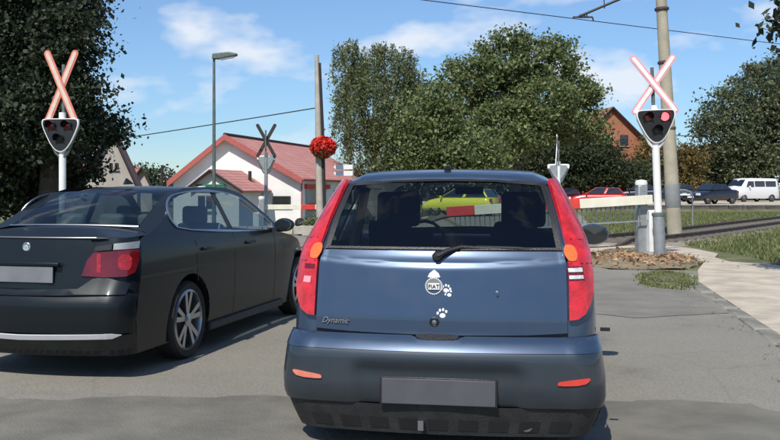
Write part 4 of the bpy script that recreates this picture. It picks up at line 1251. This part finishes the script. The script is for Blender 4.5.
    for u in np.linspace(0, 1, 6):
        y = .66 + (1.30-.66)*u; z = 1.078 + (1.348-1.078)*u + .018*math.sin(u*3.14); w = .565 + (.475-.565)*u
        for x in (-1, -.6, -.2, .2, .6, 1): V.append((x*w, y - .05*(1-x*x), z + .010*(1-x*x)))
    for j in range(5):
        for i in range(5): F.append((j*6+i, j*6+i+1, (j+1)*6+i+1, (j+1)*6+i))
    finish('rear_window', V, F, M_GLSD, t)
    MB().tube([(x*.565, .655 - .05*(1-x*x), 1.082 + .010*(1-x*x)) for x in np.linspace(-1, 1, 9)], .008, 6).build('window_seal', M_SAT, t)
    # C pillars infill between rear window and side
    for sg in (-1, 1):
        V = []; F = []
        fs = side(sg)
        e = [(.50, 1.03), (.74, 1.10), (1.0, 1.235), (1.24, 1.345)]
        for i, u in enumerate((0, .33, .66, 1.0)):
            y = .66 + .64*u; z = 1.078 + .27*u + .018*math.sin(u*3.14); w = .56 + (.475-.56)*u
            V.append((sg*w, y, z)); p = fs(*e[i]); V.append(p)
        for i in range(3): F.append((i*2, i*2+1, i*2+3, i*2+2) if sg > 0 else (i*2, i*2+2, i*2+3, i*2+1))
        finish('rear_pillar', V, F, M_GREY, t)
    V = []; F = []
    for u in np.linspace(0, 1, 4):
        y = 2.52 + (3.2-2.52)*u; z = 1.375 + (.965-1.375)*u; w = .50 + (.66-.5)*u
        for x in (-1, -.5, 0, .5, 1): V.append((x*w, y + .12*(1-x*x), z))
    for j in range(3):
        for i in range(4): F.append((j*5+i, j*5+i+1, (j+1)*5+i+1, (j+1)*5+i))
    finish('windscreen', V, F, M_GLS2, t)
    MB().box((0, 1.29, 1.325), (.30, .02, .018)).build('high_brake_light', M_REDD, t)
    # tail lamps
    lp = [(.44, .752), (.60, .742), (.74, .748), (.80, .775), (.83, .86), (.835, .93), (.78, .935), (.66, .925), (.52, .915), (.475, .86)]
    for sg in (-1, 1):
        lo = patch('tail_lamp', lp if sg > 0 else mirror_x(lp), s_surf, M_REDD, t, sp=.035, off=.006, th=.02, angle=50)
        q = [(.69, .79), (.775, .79), (.775, .90), (.69, .90)]
        patch('lamp_lens', smooth_poly(q if sg > 0 else mirror_x(q), 1), s_surf, M_REDM, lo, sp=.03, off=.024, th=.006)
        q = [(.545, .775), (.575, .775), (.575, .905), (.545, .905)]
        patch('lamp_divider', q if sg > 0 else mirror_x(q), s_surf, M_REDM, lo, sp=.03, off=.024, th=.004)
        q = [(.66, .935), (.84, .942), (.86, .99), (.67, .978)]
        patch('indicator_lens', q if sg > 0 else mirror_x(q), s_surf, M_GALV, lo, sp=.04, off=.004, th=.014)
        q = [(.52, .925), (.65, .935), (.655, .975), (.535, .96)]
        patch('lamp_brow', q if sg > 0 else mirror_x(q), s_surf, M_BLK, lo, sp=.04, off=.004, th=.012)
        q = [(.48, .43), (.64, .44), (.64, .462), (.48, .452)]
        patch('reflector', q if sg > 0 else mirror_x(q), s_surf, M_REDD, t, sp=.04, off=.012, th=.008)
    # bumper
    def bsf(s, z):
        p = s_surf(s, z); p.y -= lerp(z, [.22, .3, .40, .56, .61, .64, .735], [.0, .02, .03, .05, .06, .05, -.005]); return p
    S2 = S
    patch('bumper', [(-S2, .36), (S2, .36), (S2, .62), (.75, .64), (0, .605), (-.75, .64), (-S2, .62)], bsf, M_GREY, t, sp=.04, off=.006, th=.01)
    def ledge(s, z): return s_surf(s, z)
    patch('bumper_ledge', [(-.78, .612), (0, .602), (.78, .612), (.78, .69), (.60, .735), (.52, .722), (.44, .655), (0, .645), (-.44, .655), (-.52, .722), (-.60, .735), (-.78, .69)], bsf, M_GREY, t, sp=.04, off=.012, th=.012)
    patch('bumper_strip', [(-.74, .330), (0, .312), (.70, .330), (.76, .352), (.70, .362), (0, .345), (-.74, .362)], bsf, M_STRIP, t, sp=.04, off=.008, th=.014)
    patch('bumper_valance', [(-S2, .19), (S2, .19), (S2, .34), (-S2, .34)], bsf, M_BLK2, t, sp=.06)
    # badge and plate
    MB().lathe([(.033, .01), (.033, -.012), (.028, -.016), (.001, -.013)], (0, .088, .955), 'Y', 24).build('emblem', M_CHR, t)
    rb = MB()
    rb.lathe([(.023, -.0135), (.001, -.0165)], (0, .088, .955), 'Y', 20); rb.build('emblem_face', mat('blue_white_emblem', (.35, .42, .5), .4, var=.4, scale=40), t)
    MB().box((-.02, .043, .76), (.52, .012, .115)).build('number_plate', M_PLATE2, t, bevel=.003)
    MB().box((-.02, .044, .835), (.62, .03, .03)).build('plate_light_bar', M_GREY, t, bevel=.008)
    MB().box((0, 2.1, .28), (1.3, 3.7, .12)).build('floor_pan', M_BLK, t)
    MB().tube([(-.5, .1, .22), (-.5, .5, .24)], .035, 12).build('exhaust_pipe', M_CHR, t)
    # cabin
    MB().box((0, .95, 1.03), (1.22, .55, .03)).build('parcel_shelf', M_INT, t, bevel=.01)
    rbn = MB().box((0, 1.30, .78), (1.20, .16, .55), rx=-.2).build('rear_bench', M_BEIGE, t, bevel=.05)
    for x in (-.36, 0.0, .36): MB().box((x, 1.22, 1.105), (.22, .09, .12)).build('headrest', M_BEIGE, rbn, bevel=.035)
    for x in (-.34, .34):
        s = MB().box((x, 2.15, .75), (.46, .14, .62), rx=-.2); s.box((x, 2.45, .48), (.46, .45, .14)); so = s.build('seat', M_BEIGE, t, bevel=.05)
        MB().box((x, 2.08, 1.13), (.24, .09, .17)).build('headrest', M_BEIGE, so, bevel=.035)
    MB().box((0, 2.98, .88), (1.22, .35, .16)).build('dashboard', M_INT, t, bevel=.05)
    return t
build_saloon()

# ---- smaller cars further off
def far_car(name, label, loc, rz, paintm, L=4.1, W=1.7, Ht=1.45, kind='hatch', group=None):
    t = thing(name, label, 'van' if kind == 'van' else 'car', loc, rz, group)
    w = W/2
    if kind == 'van':
        side = [(0, .35), (0, 1.0), (.05, 1.75), (.25, 1.93), (3.2, 1.95), (3.5, 1.88), (4.05, 1.25), (4.6, 1.05), (4.75, .8), (4.78, .35)]
        belt, cab = 1.12, None
    elif kind == 'saloon':
        side = [(0, .35), (.02, .85), (.15, .98), (.95, 1.03), (3.05, .93), (3.9, .82), (4.3, .62), (4.35, .3)]
        cab = [(.8, 1.0), (1.35, 1.40), (2.3, 1.43), (3.15, .95)]
    else:
        side = [(0, .35), (.0, .8), (.1, .98), (2.9, .96), (3.6, .84), (3.95, .62), (4.0, .3)]
        cab = [(.15, .97), (.5, 1.42), (2.1, 1.46), (2.95, .96)]
    k = L / side[-1][0]
    side = [(a*k, b) for a, b in side]
    ys_ = sorted(set([p[0] for p in side]) | set(np.linspace(0, L, 14)))
    # cross-section loft of the shell
    topz = lambda y: float(np.interp(y, [p[0] for p in side[1:-1]], [p[1] for p in side[1:-1]]))
    V = []; F = []; sec = [(-.86, 0, 0), (-1, .25, 0), (-1, .6, 0), (-.96, .88, 0), (-.85, 1, 0), (0, 1.02, 0), (.85, 1, 0), (.96, .88, 0), (1, .6, 0), (1, .25, 0), (.86, 0, 0)]
    ys2 = [y for y in np.linspace(0, L, 24)]
    for y in ys2:
        e = min(1, (min(y, L-y)/.35)); tp = .86 + .14*math.sqrt(max(0, 1-(1-e)**2)); zt = topz(y); zb = .28
        for a, b, _ in sec:
            aa = a * (1 if kind != 'van' else (1 - .10*max(0, (zb + b*(zt-zb)) - 1.0)))
            V.append((aa*w*tp, y, zb + b*(zt - zb)))
    n = len(sec)
    for j in range(len(ys2)-1):
        for i in range(n-1): F.append((j*n+i, j*n+i+1, (j+1)*n+i+1, (j+1)*n+i))
        F.append((j*n+n-1, j*n, (j+1)*n, (j+1)*n+n-1))
    F.append(tuple(reversed(range(n)))); F.append(tuple((len(ys2)-1)*n+i for i in range(n)))
    finish('body', V, F, paintm, t, angle=50)
    if cab:
        cab = [(a*k, b) for a, b in cab]
        b0, b1, b2, b3 = cab; wb, wt = w*.93, w*.72
        V = [(-wb, b0[0], b0[1]), (wb, b0[0], b0[1]), (wb, b3[0], b3[1]), (-wb, b3[0], b3[1]), (-wt, b1[0], b1[1]), (wt, b1[0], b1[1]), (wt, b2[0], b2[1]), (-wt, b2[0], b2[1])]
        co = finish('cabin', V, [(0,3,2,1),(4,5,6,7),(0,1,5,4),(1,2,6,5),(2,3,7,6),(3,0,4,7)], paintm, t, smooth=False, bevel=.06)
        V = [Vector(v) for v in V]
        def pane(ids, nm, ins=.1, insb=.06):
            a, b, c, d = [V[i] for i in ids]; cen = (a+b+c+d)/4; nn = (b-a).cross(d-a).normalized()
            if nn.dot(cen - Vector((0, L/2, 1.0))) < 0: nn = -nn
            q = [p.lerp(cen, .13) + nn*.012 for p in (a, b, c, d)]
            MB().add(q + [p - nn*.01 for p in q], [(0,1,2,3),(0,4,5,1),(1,5,6,2),(2,6,7,3),(3,7,4,0)]).build(nm, M_DGL, t, smooth=False)
        pane((0, 1, 5, 4), 'rear_window'); pane((2, 3, 7, 6), 'windscreen')
        for ids, s in (((1, 2, 6, 5), 1), ((3, 0, 4, 7), -1)):
            a, b, c, d = [V[i] for i in ids]
            m0, m1 = a.lerp(b, .5), d.lerp(c, .5)
            for q4 in ((a, m0, m1, d), (m0, b, c, m1)):
                cen = sum(q4, Vector())/4; nn = Vector((s, 0, .3)).normalized()
                q = [p.lerp(cen, .14) + nn*.014 for p in q4]
                MB().add(q + [p - nn*.02 for p in q], [(0,1,2,3),(0,4,5,1),(1,5,6,2),(2,6,7,3),(3,7,4,0)]).build('side_window', M_DGL, t, smooth=False)
    else:
        for s in (-1, 1):
            for (y0, y1, z0, z1) in ((.45, 1.55, 1.25, 1.72), (1.65, 2.7, 1.25, 1.72), (2.8, 3.62, 1.22, 1.70)):
                x0, x1 = w*(1-.10*(z0-1.0))*1.0+.012, w*(1-.10*(z1-1.0))*.985+.012
                q = [(s*x0, y0, z0), (s*x0, y1, z0), (s*x1, y1-(.25 if y1 > 3 else 0), z1), (s*x1, y0, z1)]
                MB().add(q + [(a-s*.03, b, c) for a, b, c in q], [(0,1,2,3),(7,6,5,4),(0,4,5,1),(1,5,6,2),(2,6,7,3),(3,7,4,0)]).build('side_window', M_DGL, t, smooth=False)
        q = [Vector((-w*.85, 4.07, 1.27)), Vector((w*.85, 4.07, 1.27)), Vector((w*.78, 3.56, 1.82)), Vector((-w*.78, 3.56, 1.82))]
        nn = Vector((0, .75, .66))*.02
        MB().add([p+nn for p in q] + [p-nn*2 for p in q], [(0,1,2,3),(7,6,5,4),(0,4,5,1),(1,5,6,2),(2,6,7,3),(3,7,4,0)]).build('windscreen', M_DGL, t, smooth=False)
        MB().box((0, .02, 1.45), (w*1.4, .06, .5)).build('rear_window', M_DGL, t, bevel=.01)
        MB().box((0, 4.76, .72), (w*1.2, .06, .2)).build('grille', M_BLK, t, bevel=.01)
    for s in (-1, 1):
        MB().box((s*w*.68, L-.06, .68 if kind != 'van' else .88), (.34, .14, .17)).build('headlight', M_CLR, t, bevel=.03)
        MB().box((s*w*.74, .03, .82), (.22, .1, .2)).build('tail_lamp', M_RED, t, bevel=.02)
        MB().box((s*(w+.09), L*.70, 1.0 if kind != 'van' else 1.25), (.18, .1, .14)).build('door_mirror', paintm, t, bevel=.03)
        for y in (L*.18, L*.80): wheel(t, s*(w-.10), y, .31, .19, s, .2, 5, False)
    MB().box((0, L+.01, .5), (.52, .03, .11)).build('number_plate', M_WHITE, t)
    MB().box((0, L-.02, .36), (W*.8, .12, .14)).build('bumper', M_BLK2, t, bevel=.03)
    return t
PY = paint('yellow_green_paint', (0.75, 0.73, 0.06), metal=0, rough=.35, dirt=.05)
PR = paint('red_paint', (0.5, 0.02, 0.02), metal=0, rough=.3, dirt=.05)
PD = paint('navy_paint', (0.012, 0.014, 0.03), metal=.3, rough=.3, dirt=.05)
PW = paint('white_car_paint', (0.75, 0.75, 0.75), metal=0, rough=.35, dirt=.05)
PG = paint('dark_green_paint', (0.03, 0.05, 0.05), metal=.3, rough=.3, dirt=.05)
p = at(453, 0, 46); far_car('hatchback_car', 'yellow green hatchback seen through the blue car windows', (p.x + 2.3, 47, 0.0), R(62), PY, L=3.9)
p = at(764, 0, 74); far_car('van', 'white passenger van parked on the street beyond the verge', (p.x + 1.5, 76.0, .385), R(112), PW, L=4.8, W=1.85, kind='van')
p = at(722, 0, 62); far_car('saloon_car', 'dark navy saloon parked left of the white van', (p.x + 1.5, 64.5, .385), R(122), PD, L=4.2, W=1.7, kind='saloon')
p = at(600, 0, 64); far_car('hatchback_car', 'bright red car parked beyond the raised barrier boom', (p.x + 1.9, 64.2, .10), R(80), PR, L=4.0)
p = at(562, 0, 66); far_car('hatchback_car', 'dull red car parked furthest left of the row behind the crossing', (p.x + 1.9, 68, .05), R(84), PR, L=4.0)
p = at(650, 0, 70); far_car('saloon_car', 'dark car parked in shade behind the grey barrier column', (p.x + 1.6, 71, .385), R(80), PD, L=4.2, kind='saloon')
p = at(680, 0, 74); far_car('hatchback_car', 'dark green car parked in shade behind the catenary pole', (p.x + 1.9, 76, .385), R(84), PG, L=4.0)
p = at(485, 0, 60); far_car('hatchback_car', 'white car seen small through the blue car rear window', (p.x + 1.9, 66, 0.0), R(75), PW, L=3.9)
# paved apron under the parked cars
flat('parking_apron', [(2, 56), (11.4, 56), (11.4, 80), (2, 80)], 0.02, M_PAVE, sp=4)

# ================================================================== CROSSING SIGNALS
def warning_sign(name, label, base, rz, top_z, board_len, face, edge, lit=False, lean=0.0, halo=1.0, shield_w=.74, cross_yaw=0.0, cross_h=1.16, cross_w=.87, group='level crossing warning signals', post_m=M_WHITE, low_m=M_GALV, slim=.075):
    t = thing(name, label, 'crossing signal', base, rz, group)
    t.rotation_euler = (0, lean, rz)
    hh = cross_h / 2 - .03        # half height of the cross
    zc = top_z - hh
    # post
    MB().tube([(0, 0, -.1), (0, 0, .88)], .115, 16).build('post_sleeve', low_m, t)
    MB().lathe([(.13, .85), (.13, .90), (.08, .92)], (0, 0, 0), 'Z', 16).build('collar', M_GALVD, t)
    MB().tube([(0, 0, .88), (0, 0, zc - hh*.75)], slim, 14).build('post', post_m, t)
    MB().box((0, .05, zc - hh*.2), (.06, .06, hh*1.7)).build('mast', M_GALVD, t, bevel=.005)
    # crossed boards
    for sgn, dy in ((1, 0), (-1, -.035)):
        L2 = math.hypot(cross_h, cross_w) / 2; ww = .070
        a = math.atan2(cross_h, cross_w) * sgn
        def place(o, y):
            o.matrix_local = Matrix.Translation((0, 0, zc)) @ Matrix.Rotation(cross_yaw, 4, 'Z') @ Matrix.Translation((0, y, 0)) @ Matrix.Rotation(-a, 4, 'Y')
        def board(w_, l_, th):
            m_ = MB(); n = 8
            pl = [(-l_+w_, -w_)] + [(l_-w_, -w_)] + [(l_-w_ + w_*math.sin(k/n*math.pi), -w_*math.cos(k/n*math.pi)) for k in range(1, n)] + [(l_-w_, w_), (-l_+w_, w_)] + [(-l_+w_ - w_*math.sin(k/n*math.pi), w_*math.cos(k/n*math.pi)) for k in range(1, n)]
            m_.prism(pl, lambda u, v: Vector((u, -th/2, v)), lambda u, v: Vector((u, th/2, v))); return m_
        ob = board(ww, L2, .02).build('cross_board', edge, t, smooth=False); place(ob, dy - .03)
        fo = board(ww*.52, L2*.95, .008).build('board_face', face, ob, smooth=False); fo.matrix_local = Matrix.Translation((0, -.0145, 0))
        bo = board(ww*.99, L2*.99, .004).build('board_back', M_DARK, ob, smooth=False); bo.matrix_local = Matrix.Translation((0, .0135, 0))
    # shield shaped signal board
    zs = zc - hh - .0
    sw = shield_w/2; sh = .64
    shp = smooth_poly([(-sw*.9, zs+.05), (0, zs+.05), (sw*.9, zs+.05), (sw*1.06, zs+.02), (sw*1.04, zs-.12), (.13, zs-sh+.02), (-.13, zs-sh+.02), (-sw*1.04, zs-.12), (-sw*1.06, zs+.02)], 2)
    def sc(pl, f, cz): return [(x*f, cz + (z-cz)*f) for x, z in pl]
    cz = zs - .22
    m_ = MB(); m_.prism(shp, lambda u, v: Vector((u, -.10, v)), lambda u, v: Vector((u, -.05, v))); hs_ = m_.build('signal_board', M_WHITE if halo else M_GALV, t, smooth=False)
    m_ = MB(); m_.prism(sc(shp, .93, cz), lambda u, v: Vector((u, -.112, v)), lambda u, v: Vector((u, -.1005, v))); m_.build('signal_face', M_BLK, hs_, smooth=False)
    m_ = MB(); m_.prism(sc(shp, .80, cz), lambda u, v: Vector((u, -.049, v)), lambda u, v: Vector((u, .02, v))); m_.build('signal_housing', M_GALV if not lit else M_GALVD, t, smooth=False)
    for x, z, on in ((-.17, zs-.10, False), (.17, zs-.10, lit), (0, zs-.36, False)):
        ln = MB().lathe([(.085, -.112), (.085, -.125), (.06, -.14), (.001, -.145)], (x, 0, z), 'Y', 20)
        red = z > zs-.2
        mm_ = emis('lit_red_lamp', (1.0, .16, .2), 1.9) if on else (M_REDD if red else M_BLK)
        lo = ln.build('signal_lens', mm_, t)
        # hood over each lamp
        hd = MB(); K = 12
        for k in range(K):
            a0 = -.3 + (math.pi+.6)*k/K; a1 = -.3 + (math.pi+.6)*(k+1)/K; r_ = .10
            hd.add([(x+r_*math.cos(a0), -.11, z+r_*math.sin(a0)), (x+r_*math.cos(a1), -.11, z+r_*math.sin(a1)), (x+r_*math.cos(a1), -.22 - .05*math.sin(a1), z+r_*math.sin(a1)), (x+r_*math.cos(a0), -.22-.05*math.sin(a0), z+r_*math.sin(a0))], [(0,1,2,3)])
        hd.build('lamp_hood', M_BLK, lo)
    # V shaped brackets under the board
    br = MB()
    for s in (-1, 1): br.tube([(s*(sw-.02), -.03, zs-.12), (s*.13, -.03, zs-sh+.02), (0, -.02, zs-sh-.12)], .032, 6)
    br.build('board_bracket', M_WHITE if lit else M_GALVD, t)
    return t
warning_sign('crossing_signal', 'near right crossing signal with its red lamp lit', (5.40, 18.0, 0), 0.0, 4.02, 1.45, M_WHITE, M_SIGPINK, lit=True, lean=R(-2.2))
warning_sign('crossing_signal', 'near left crossing signal in front of the dark tree', (-6.55, 18.0, 0), R(-8), 4.12, 1.46, M_SIGPALE, M_SIGOR, post_m=M_WHITE, slim=.07, cross_h=1.44, cross_w=.62)
warning_sign('crossing_signal', 'far left crossing signal seen from behind before the white house', (at(266, 0, 37).x, 37, -.6), R(176), at(0, 124.5, 37).z+.6, 1.62, M_WHITE, M_DARK, post_m=M_GALV, cross_h=1.38, cross_w=.78)
warning_sign('crossing_signal', 'far right crossing signal seen from behind beside the blue car roof', (at(558.5, 0, 34).x, 34, 0), R(172), at(0, 136, 34).z, 1.42, M_WHITE, M_WHITE, cross_yaw=R(83), post_m=M_WHITE, shield_w=.78)

# barrier at the right: column, white drive box, boom with hanging skirt
def barrier(name, label, base, rz, length, z0, droop, stripes, skirt=True, col_m=M_GALV):
    t = thing(name, label, 'barrier', base, rz, 'level crossing barriers')
    MB().box((-.12, .25, .72), (.20, .22, 1.48)).build('column', col_m, t, bevel=.02)
    MB().lathe([(.12, 1.46), (.13, 1.50), (.11, 1.56), (.001, 1.58)], (-.12, .25, 0), 'Z', 16).build('column_cap', M_WHITE, t)
    MB().box((.08, .12, .52), (.26, .30, .86)).build('drive_box', M_WHITE, t, bevel=.02)
    MB().box((.08, .12, .045), (.34, .38, .09)).build('plinth', M_CONC, t, bevel=.01)
    x = -.02; dz = droop/length
    bm = bpy.data.objects.new('boom', None); COL.objects.link(bm); bm.parent = t
    bm.location = (0, 0, z0); bm.rotation_euler = (0, -math.atan(dz), 0)
    for ln, m_, in stripes:
        MB().box((-(x + ln/2), 0, 0), (ln, .05, .19)).build('boom_section', m_, bm, bevel=.006)
        x += ln
    if skirt:
        sk = MB(); xx = .25
        while xx < x - .1:
            sk.box((-xx, 0.04, -.255), (.018, .012, .33)); xx += .10
        tag(sk.build('skirt_rods', M_GALVD, bm, smooth=False), kind='stuff')
        MB().box((-(x/2), .04, -.425), (x-.1, .02, .03)).build('skirt_rail', M_GALV, bm)
    else:
        pass
    return t
R_, W_ = M_SIGRED, M_CREAMB
barrier('crossing_barrier', 'level crossing barrier with cream and red boom lowered beside the lit signal', (5.33, 18.35, 0), R(5), 4.2, 1.17, .24, [(.14, W_), (1.38, W_), (.88, R_), (1.28, W_), (.56, R_)])
barrier('crossing_barrier', 'far barrier with its boom lowered in front of the white house', (at(259, 0, 35).x, 35, -.45), R(180+4), 4.0, 1.15, .0, [(.45, W_), (1.2, W_), (.55, R_), (.5, W_), (.6, R_), (.6, W_)], skirt=False)

# catenary pole with cantilever
cp = thing('catenary_pole', 'tall leaning concrete catenary pole right of the lit crossing signal', 'pole', (7.98, 25.2, 0))
cp.rotation_euler = (0, R(-3.3), 0)
MB().tube([(0, 0, -.2), (0, 0, 1.0), (0, 0, 9)], [.21, .20, .125], 18).build('pole', M_CONCP, cp)
MB().lathe([(.205, .88), (.212, .9), (.205, 1.52), (.198, 1.54)], (0, 0, 0), 'Z', 18).build('grey_band', M_CONCG, cp)
st_ = MB()
for z in (3.05, 4.9, 6.4): st_.lathe([(.18, z), (.20, z+.02), (.20, z+.07), (.17, z+.09)], (0, 0, 0), 'Z', 16)
st_.build('clamp', M_RUST, cp)
arm = MB()
arm.tube([(-.1, 0, 7.15), (-1.35, 0, 6.72), (-2.35, 0, 6.36)], .035, 8); arm.tube([(-1.6, 0, 6.9), (-1.6, 0, 6.55)], .015, 6)
arm.tube([(-2.5, 0, 6.36), (-1.95, 0, 6.33)], .025, 8); arm.tube([(-1.95, 0, 6.33), (-1.93, 0, 6.22)], .022, 6)
ao = arm.build('cantilever', M_DARK, cp)
ins = MB()
for k in range(4): ins.lathe([(.02, 0), (.07, .015), (.02, .03)], (-2.30 + k*.06, 0, 6.38), 'X', 10)
ins.build('insulator', M_DARK, ao)

# wires
def wire(name, label, a, b, sag=.15, r=.012):
    pts = [Vector(a).lerp(Vector(b), u) - Vector((0, 0, sag*4*u*(1-u))) for u in np.linspace(0, 1, 20)]
    o = MB().tube(pts, r, 5).build(name, M_DARK); tag(o, label, 'wire', 'overhead wires'); return o
A1 = at(400, -3, 23); B1 = at(780, 44, 32); D1 = (B1 - A1)
wire('contact_wire', 'thin overhead line crossing the sky at the top right', A1 - D1*1.5, B1 + D1*2.0, 0, .013)
W1 = at(318, 107.5, 34); W2 = at(140, 134.5, 40)
wire('power_line', 'dark cable sloping from the flower pole to the left tree', W1, W2 + (W2-W1)*1.2, .05, .022)
wire('power_line', 'short cable leaving the concrete pole towards the right trees', at(673, 135, 25.2), at(760, 137, 70), .1, .014)

# street lamp
lp_ = thing('street_lamp', 'tall thin street lamp with flat head left of the white house', 'street lamp', (at(214, 0, 33).x, 33, -.5))
zt = at(0, 58, 33).z + .5
MB().tube([(0, 0, 0), (0, 0, 1.2), (0, 0, zt)], [.09, .075, .045], 12).build('pole', M_GALVD, lp_)
MB().tube([(0, 0, zt), (.12, 0, zt+.03), (.3, 0, zt+.04)], .035, 8).build('arm', M_GALVD, lp_)
hd = MB(); hd.prism([(-.06, -.10), (.20, -.10), (.84, .02), (.86, .10), (.55, .16), (-.04, .10)], lambda a, b: Vector((a, -.14, zt+.06+b)), lambda a, b: Vector((a, .14, zt+.06+b)))
ho = hd.build('lamp_head', M_GALVD, lp_, smooth=False, bevel=.03)
MB().box((.48, 0, zt+.0), (.5, .2, .05), ry=-.19).build('lamp_glass', M_WHITE, ho)

# pole with the ball of red flowers
fp = thing('utility_pole', 'pale pole carrying the cable and the red flower ball', 'pole', (at(320.5, 0, 34).x, 34, -.5))
fz = at(0, 55, 34).z + .5
MB().tube([(0, 0, 0), (-.08, 0, fz*.6), (-.14, 0, fz)], [.15, .12, .08], 12).build('pole', M_CONC, fp)
MB().tube([(.17, -.02, .3), (.07, -.02, fz*.6), (-.04, -.02, fz-.3)], [.075, .07, .06], 8).build('conduit', M_DARK, fp)
fb = thing('flower_ball', 'round hanging ball of red flowers on the pale pole', 'flowers', at(323, 147, 33.8))
n = 2600
d_ = rng.normal(size=(n, 3)); d_ /= np.linalg.norm(d_, axis=1)[:, None]
d_ = d_ * (rng.random(n) ** .2)[:, None] * np.array([.50, .42, .40])
leaves_mesh('blossoms', d_, .09, M_FLOWER, fb, squash=1, asp=.9)
d2 = rng.normal(size=(500, 3)); d2 /= np.linalg.norm(d2, axis=1)[:, None]; d2 = d2*np.array([.42, .36, .33]); d2[:, 2] -= .1
leaves_mesh('leaves', d2, .1, L_MID, fb)
MB().lathe([(.001, -.28), (.18, -.24), (.26, -.02), (.24, 0), (.001, -.02)], (0, 0, -.05), 'Z', 14).build('pot', M_DARK, fb)
# white direction boards
db = thing('direction_sign', 'stacked white direction boards just above the blue car roof', 'sign', (at(351.5, 0, 36).x, 36, -.4))
MB().tube([(.06, 0, 0), (.06, 0, at(0, 163, 36).z + .4)], .035, 8).build('post', M_GALV, db)
for k, py in enumerate((167, 173.2)):
    z = at(0, py, 36).z + .4
    m_ = MB(); m_.prism([(-.72, 0), (-.62, -.095), (.05, -.095), (.05, .095), (-.62, .095)], lambda a, b: Vector((a, -.06, z+b)), lambda a, b: Vector((a, -.035, z+b)))
    m_.build('arrow_board', M_WHITE, db, smooth=False)
# dark thin post left of the white house
o = MB().tube([(0, 0, 0), (0, 0, at(0, 165, 50).z+.8)], .07, 8).build('chimney_post', M_DARK); o.location = (at(162, 0, 50).x, 50, -.8)
tag(o, 'short dark post standing left of the white house roof', 'post')
# hoop rail and slim post right of the concrete pole
hp_ = thing('hoop_rail', 'slim pale bent tube rail standing in the grass beside the concrete pole', 'railing', (at(686, 0, 31).x, 31, 0))
x0, x1 = at(674, 0, 31).x - hp_.location.x, at(692.5, 0, 31).x - hp_.location.x
zt_ = at(0, 190, 31).z
MB().tube([(x0, 0, 0), (x0, 0, zt_-.15), (x0+.06, 0, zt_-.03), (x0+.2, 0, zt_), (x1-.25, 0, zt_), (x1-.08, 0, zt_-.06), (x1, 0, zt_-.2), (x1, 0, 0)], .025, 8).build('tube', M_GALV, hp_)
MB().box(((x0+x1)/2, 0, zt_-.16), (x1-x0-.15, .02, .05)).build('cross_bar', M_WHITE, hp_)
# litter bin, kerb blocks and planter across the road on the left
lb = thing('litter_bin', 'small black domed litter bin by the far barrier', 'bin', (at(300, 0, 33).x, 33, -.38))
MB().lathe([(.13, 0), (.15, .05), (.17, .33), (.19, .34), (.19, .4), (.001, .4)], (0, 0, .1), 'Z', 18).build('bin_body', M_BLK, lb)
MB().lathe([(.20, .5), (.18, .62), (.10, .70), (.001, .72)], (0, 0, 0), 'Z', 18).build('dome_lid', M_BLK, lb)
MB().box((.09, -.16, .40), (.18, .04, .09)).build('white_label_plate', M_WHITE, lb)
MB().box((0, 0, .05), (.12, .12, .12)).build('foot', M_BLK2, lb)
lw = thing('low_wall', 'low pale block wall on the far left side of the road', 'wall', (at(290, 0, 29).x, 29.5, -.05))
k0 = None
for i in range(9):
    if k0 is None: k = k0 = MB().box((0, 0, .1), (.48, .25, .26)).build('concrete_block', M_CONC, lw, bevel=.015)
    else: k = k0.copy(); COL.objects.link(k)
    k.location = (-2.2 + i*.5, random.uniform(-.02, .02), random.uniform(-.01, .01)); k.rotation_euler = (0, 0, random.uniform(-.02, .02))
pl_ = thing('planter', 'square pale planter with a dark green shrub near the blue car lamp', 'planter', (at(311, 0, 27).x, 27, 0))
pb_ = MB()
for dx, dy, sx, sy in ((0, -.22, .5, .06), (0, .22, .5, .06), (-.22, 0, .06, .38), (.22, 0, .06, .38)): pb_.box((dx, dy, .15), (sx, sy, .3))
pb_.build('trough', M_CONC, pl_, bevel=.01); MB().box((0, 0, .2), (.38, .38, .04)).build('soil', M_DIRT, pl_)
d3 = rng.normal(size=(500, 3))*np.array([.12, .12, .1]); d3[:, 2] += .38; leaves_mesh('shrub', d3, .07, L_MID, pl_)
